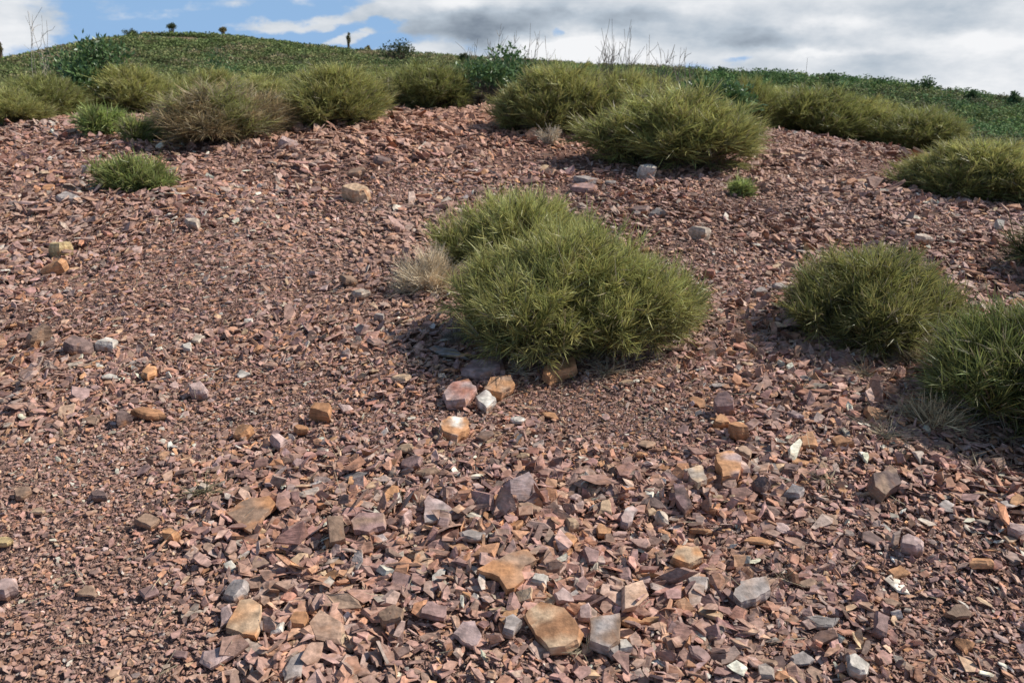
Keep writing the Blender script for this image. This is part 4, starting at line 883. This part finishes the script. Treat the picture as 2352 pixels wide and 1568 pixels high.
# ------------------------------------------------------------------ light and sky
SUN_AZ, SUN_EL = R(76), R(43)
sd_ = Vector((math.sin(SUN_AZ) * math.cos(SUN_EL), math.cos(SUN_AZ) * math.cos(SUN_EL), math.sin(SUN_EL)))
sl = bpy.data.lights.new('sun', 'SUN'); sl.energy = 5.0; sl.angle = R(.5); sl.color = (1, .955, .88)
so = bpy.data.objects.new('sun', sl); COL.objects.link(so); so.rotation_euler = sd_.to_track_quat('Z', 'Y').to_euler(); so.location = sd_ * 50
def build_world():
    w = bpy.data.worlds.new('World'); SC.world = w; w.use_nodes = True; nt = w.node_tree; N = nt.nodes; L = nt.links; N.clear()
    out = N.new('ShaderNodeOutputWorld'); bg = N.new('ShaderNodeBackground'); L.new(bg.outputs[0], out.inputs[0]); bg.inputs[1].default_value = .085
    sky = N.new('ShaderNodeTexSky'); sky.sky_type = 'NISHITA'; sky.sun_disc = False; sky.sun_elevation = SUN_EL; sky.sun_rotation = SUN_AZ; sky.altitude = 300; sky.dust_density = .4; sky.ozone_density = 2
    tc = N.new('ShaderNodeTexCoord'); sp = N.new('ShaderNodeSeparateXYZ'); L.new(tc.outputs['Generated'], sp.inputs[0])
    def M(op, a, b=None, c=None, clamp=False):
        n = N.new('ShaderNodeMath'); n.operation = op; n.use_clamp = clamp
        for i, v in enumerate((a, b, c)):
            if v is None: continue
            if isinstance(v, (int, float)): n.inputs[i].default_value = v
            else: L.new(v, n.inputs[i])
        return n.outputs[0]
    az = M('ARCTAN2', sp.outputs[0], sp.outputs[1]); el = M('ARCSINE', sp.outputs[2])
    def noise(sx, sy, det, off, rough=.55, dist=0):
        cb = N.new('ShaderNodeCombineXYZ'); L.new(M('MULTIPLY', az, sx), cb.inputs[0]); L.new(M('MULTIPLY', el, sy), cb.inputs[1]); cb.inputs[2].default_value = off
        n = N.new('ShaderNodeTexNoise'); n.inputs['Scale'].default_value = 1; n.inputs['Detail'].default_value = det; n.inputs['Roughness'].default_value = rough; n.inputs['Distortion'].default_value = dist
        L.new(cb.outputs[0], n.inputs['Vector']); return n.outputs['Fac']
    wa = M('SUBTRACT', noise(11, 19, 7, 3.3, .6), .5); wb = M('SUBTRACT', noise(11, 19, 7, 8.1, .6), .5)
    azw = M('MULTIPLY_ADD', wa, .10, az); elw = M('MULTIPLY_ADD', wb, .045, el)
    def lobe(dx, dy, rx, ry, amp, slant=0.0):
        d = ray(dx, dy); d = d / np.linalg.norm(d); a0 = math.atan2(d[0], d[1]); e0 = math.asin(d[2])
        ra = rx * K / F; re = ry * K / F
        u = M('SUBTRACT', azw, a0); v0 = M('SUBTRACT', elw, e0); v = M('MULTIPLY_ADD', u, -slant, v0) if slant else v0
        q = M('ADD', M('POWER', M('ABSOLUTE', M('DIVIDE', u, ra)), 2), M('POWER', M('ABSOLUTE', M('DIVIDE', v, re)), 2))
        return M('MULTIPLY', M('EXPONENT', M('MULTIPLY', q, -1)), amp)
    def add(lst):
        s = lst[0]
        for x in lst[1:]: s = M('ADD', s, x)
        return s
    # cloud cover
    cov = add([M('MULTIPLY', M('SUBTRACT', noise(8, 19, 9, 1.7, .62), .5), 1.5), lobe(1176, 60, 5000, 5000, -.1),
 lobe(0, 50, 110, 90, .9), lobe(130, 60, 60, 60, .3), lobe(260, 12, 60, 16, .3), lobe(480, 50, 380, 60, -.22),
               lobe(700, 50, 240, 16, .68, .12), lobe(600, 8, 200, 20, .5, .1), lobe(780, 88, 170, 11, .6, .12), lobe(330, 40, 90, 16, .42, .1), lobe(1000, 135, 260, 26, .6),
               lobe(1150, 25, 270, 62, 1.2), lobe(1500, 10, 300, 60, 1.2), lobe(1240, 112, 62, 34, 1.1), lobe(1370, 115, 80, 34, 1.1), lobe(1480, 90, 90, 60, .7),
               lobe(1800, 60, 260, 90, 1.3), lobe(2200, 90, 320, 140, 1.3), lobe(1310, 74, 38, 15, -.9), lobe(890, 66, 34, 26, -.5), lobe(1700, 128, 50, 14, -.6), lobe(2065, 150, 20, 8, -.35)])
    hi = M('MULTIPLY', M('SUBTRACT', el, .12, None, True), 2.0); cov = M('ADD', cov, M('MULTIPLY', M('MINIMUM', hi, .3), .6))
    mr = N.new('ShaderNodeMapRange'); mr.interpolation_type = 'SMOOTHSTEP'; mr.inputs[1].default_value = .16; mr.inputs[2].default_value = .52; L.new(cov, mr.inputs[0])
    # cloud brightness
    br = add([M('MULTIPLY_ADD', M('SUBTRACT', noise(9, 22, 9, 12.2, .58), .5), 1.0, .82),
              lobe(1100, 70, 260, 32, -.36), lobe(1400, 40, 280, 28, -.26), lobe(1060, 5, 130, 14, .2), lobe(1240, 110, 60, 30, .4), lobe(1370, 112, 80, 32, .35), lobe(1780, 88, 160, 26, -.3, -.1), lobe(1960, 48, 70, 22, .26),
              lobe(2260, 40, 120, 34, -.18), lobe(2180, 100, 160, 22, .2), lobe(60, 60, 60, 50, .1), lobe(2000, 160, 400, 20, -.05), lobe(150, 15, 70, 40, -.12), lobe(1900, 125, 120, 8, .2)])
    cr = N.new('ShaderNodeValToRGB'); L.new(br, cr.inputs[0]); e = cr.color_ramp.elements
    e[0].position = .25; e[0].color = (.20, .245, .31, 1); e[1].position = 1.0; e[1].color = (.95, .96, .98, 1)
    m_ = cr.color_ramp.elements.new(.6); m_.color = (.50, .57, .65, 1)
    sc = N.new('ShaderNodeVectorMath'); sc.operation = 'SCALE'; sc.inputs['Scale'].default_value = 11.3; L.new(cr.outputs[0], sc.inputs[0])
    # blue air: physical sky, deepened near the horizon
    bl = N.new('ShaderNodeMix'); bl.data_type = 'RGBA'; L.new(sky.outputs[0], bl.inputs['A']); bl.inputs['B'].default_value = (3.2, 5.6, 9.4, 1)
    fb = N.new('ShaderNodeMapRange'); fb.inputs[1].default_value = 0; fb.inputs[2].default_value = .5; fb.inputs[3].default_value = .95; fb.inputs[4].default_value = .1; L.new(el, fb.inputs[0]); L.new(fb.outputs[0], bl.inputs['Factor'])
    mx = N.new('ShaderNodeMix'); mx.data_type = 'RGBA'; L.new(mr.outputs[0], mx.inputs['Factor']); L.new(bl.outputs['Result'], mx.inputs['A']); L.new(sc.outputs[0], mx.inputs['B'])
    L.new(mx.outputs['Result'], bg.inputs[0])
build_world()

# ------------------------------------------------------------------ camera
cam = bpy.data.cameras.new('camera'); co = bpy.data.objects.new('camera', cam); COL.objects.link(co)
co.location = (0, 0, CAMZ); co.rotation_euler = (R(90) - PITCH, 0, 0); cam.sensor_width = 36; cam.lens = 36 * F / W; cam.clip_end = 6000; cam.clip_start = .05
cam.dof.use_dof = True; cam.dof.focus_distance = 3.3; cam.dof.aperture_fstop = 5.6
SC.camera = co
SC.view_settings.view_transform = 'Standard'; SC.view_settings.look = 'None'; SC.view_settings.exposure = 0; SC.view_settings.gamma = 1
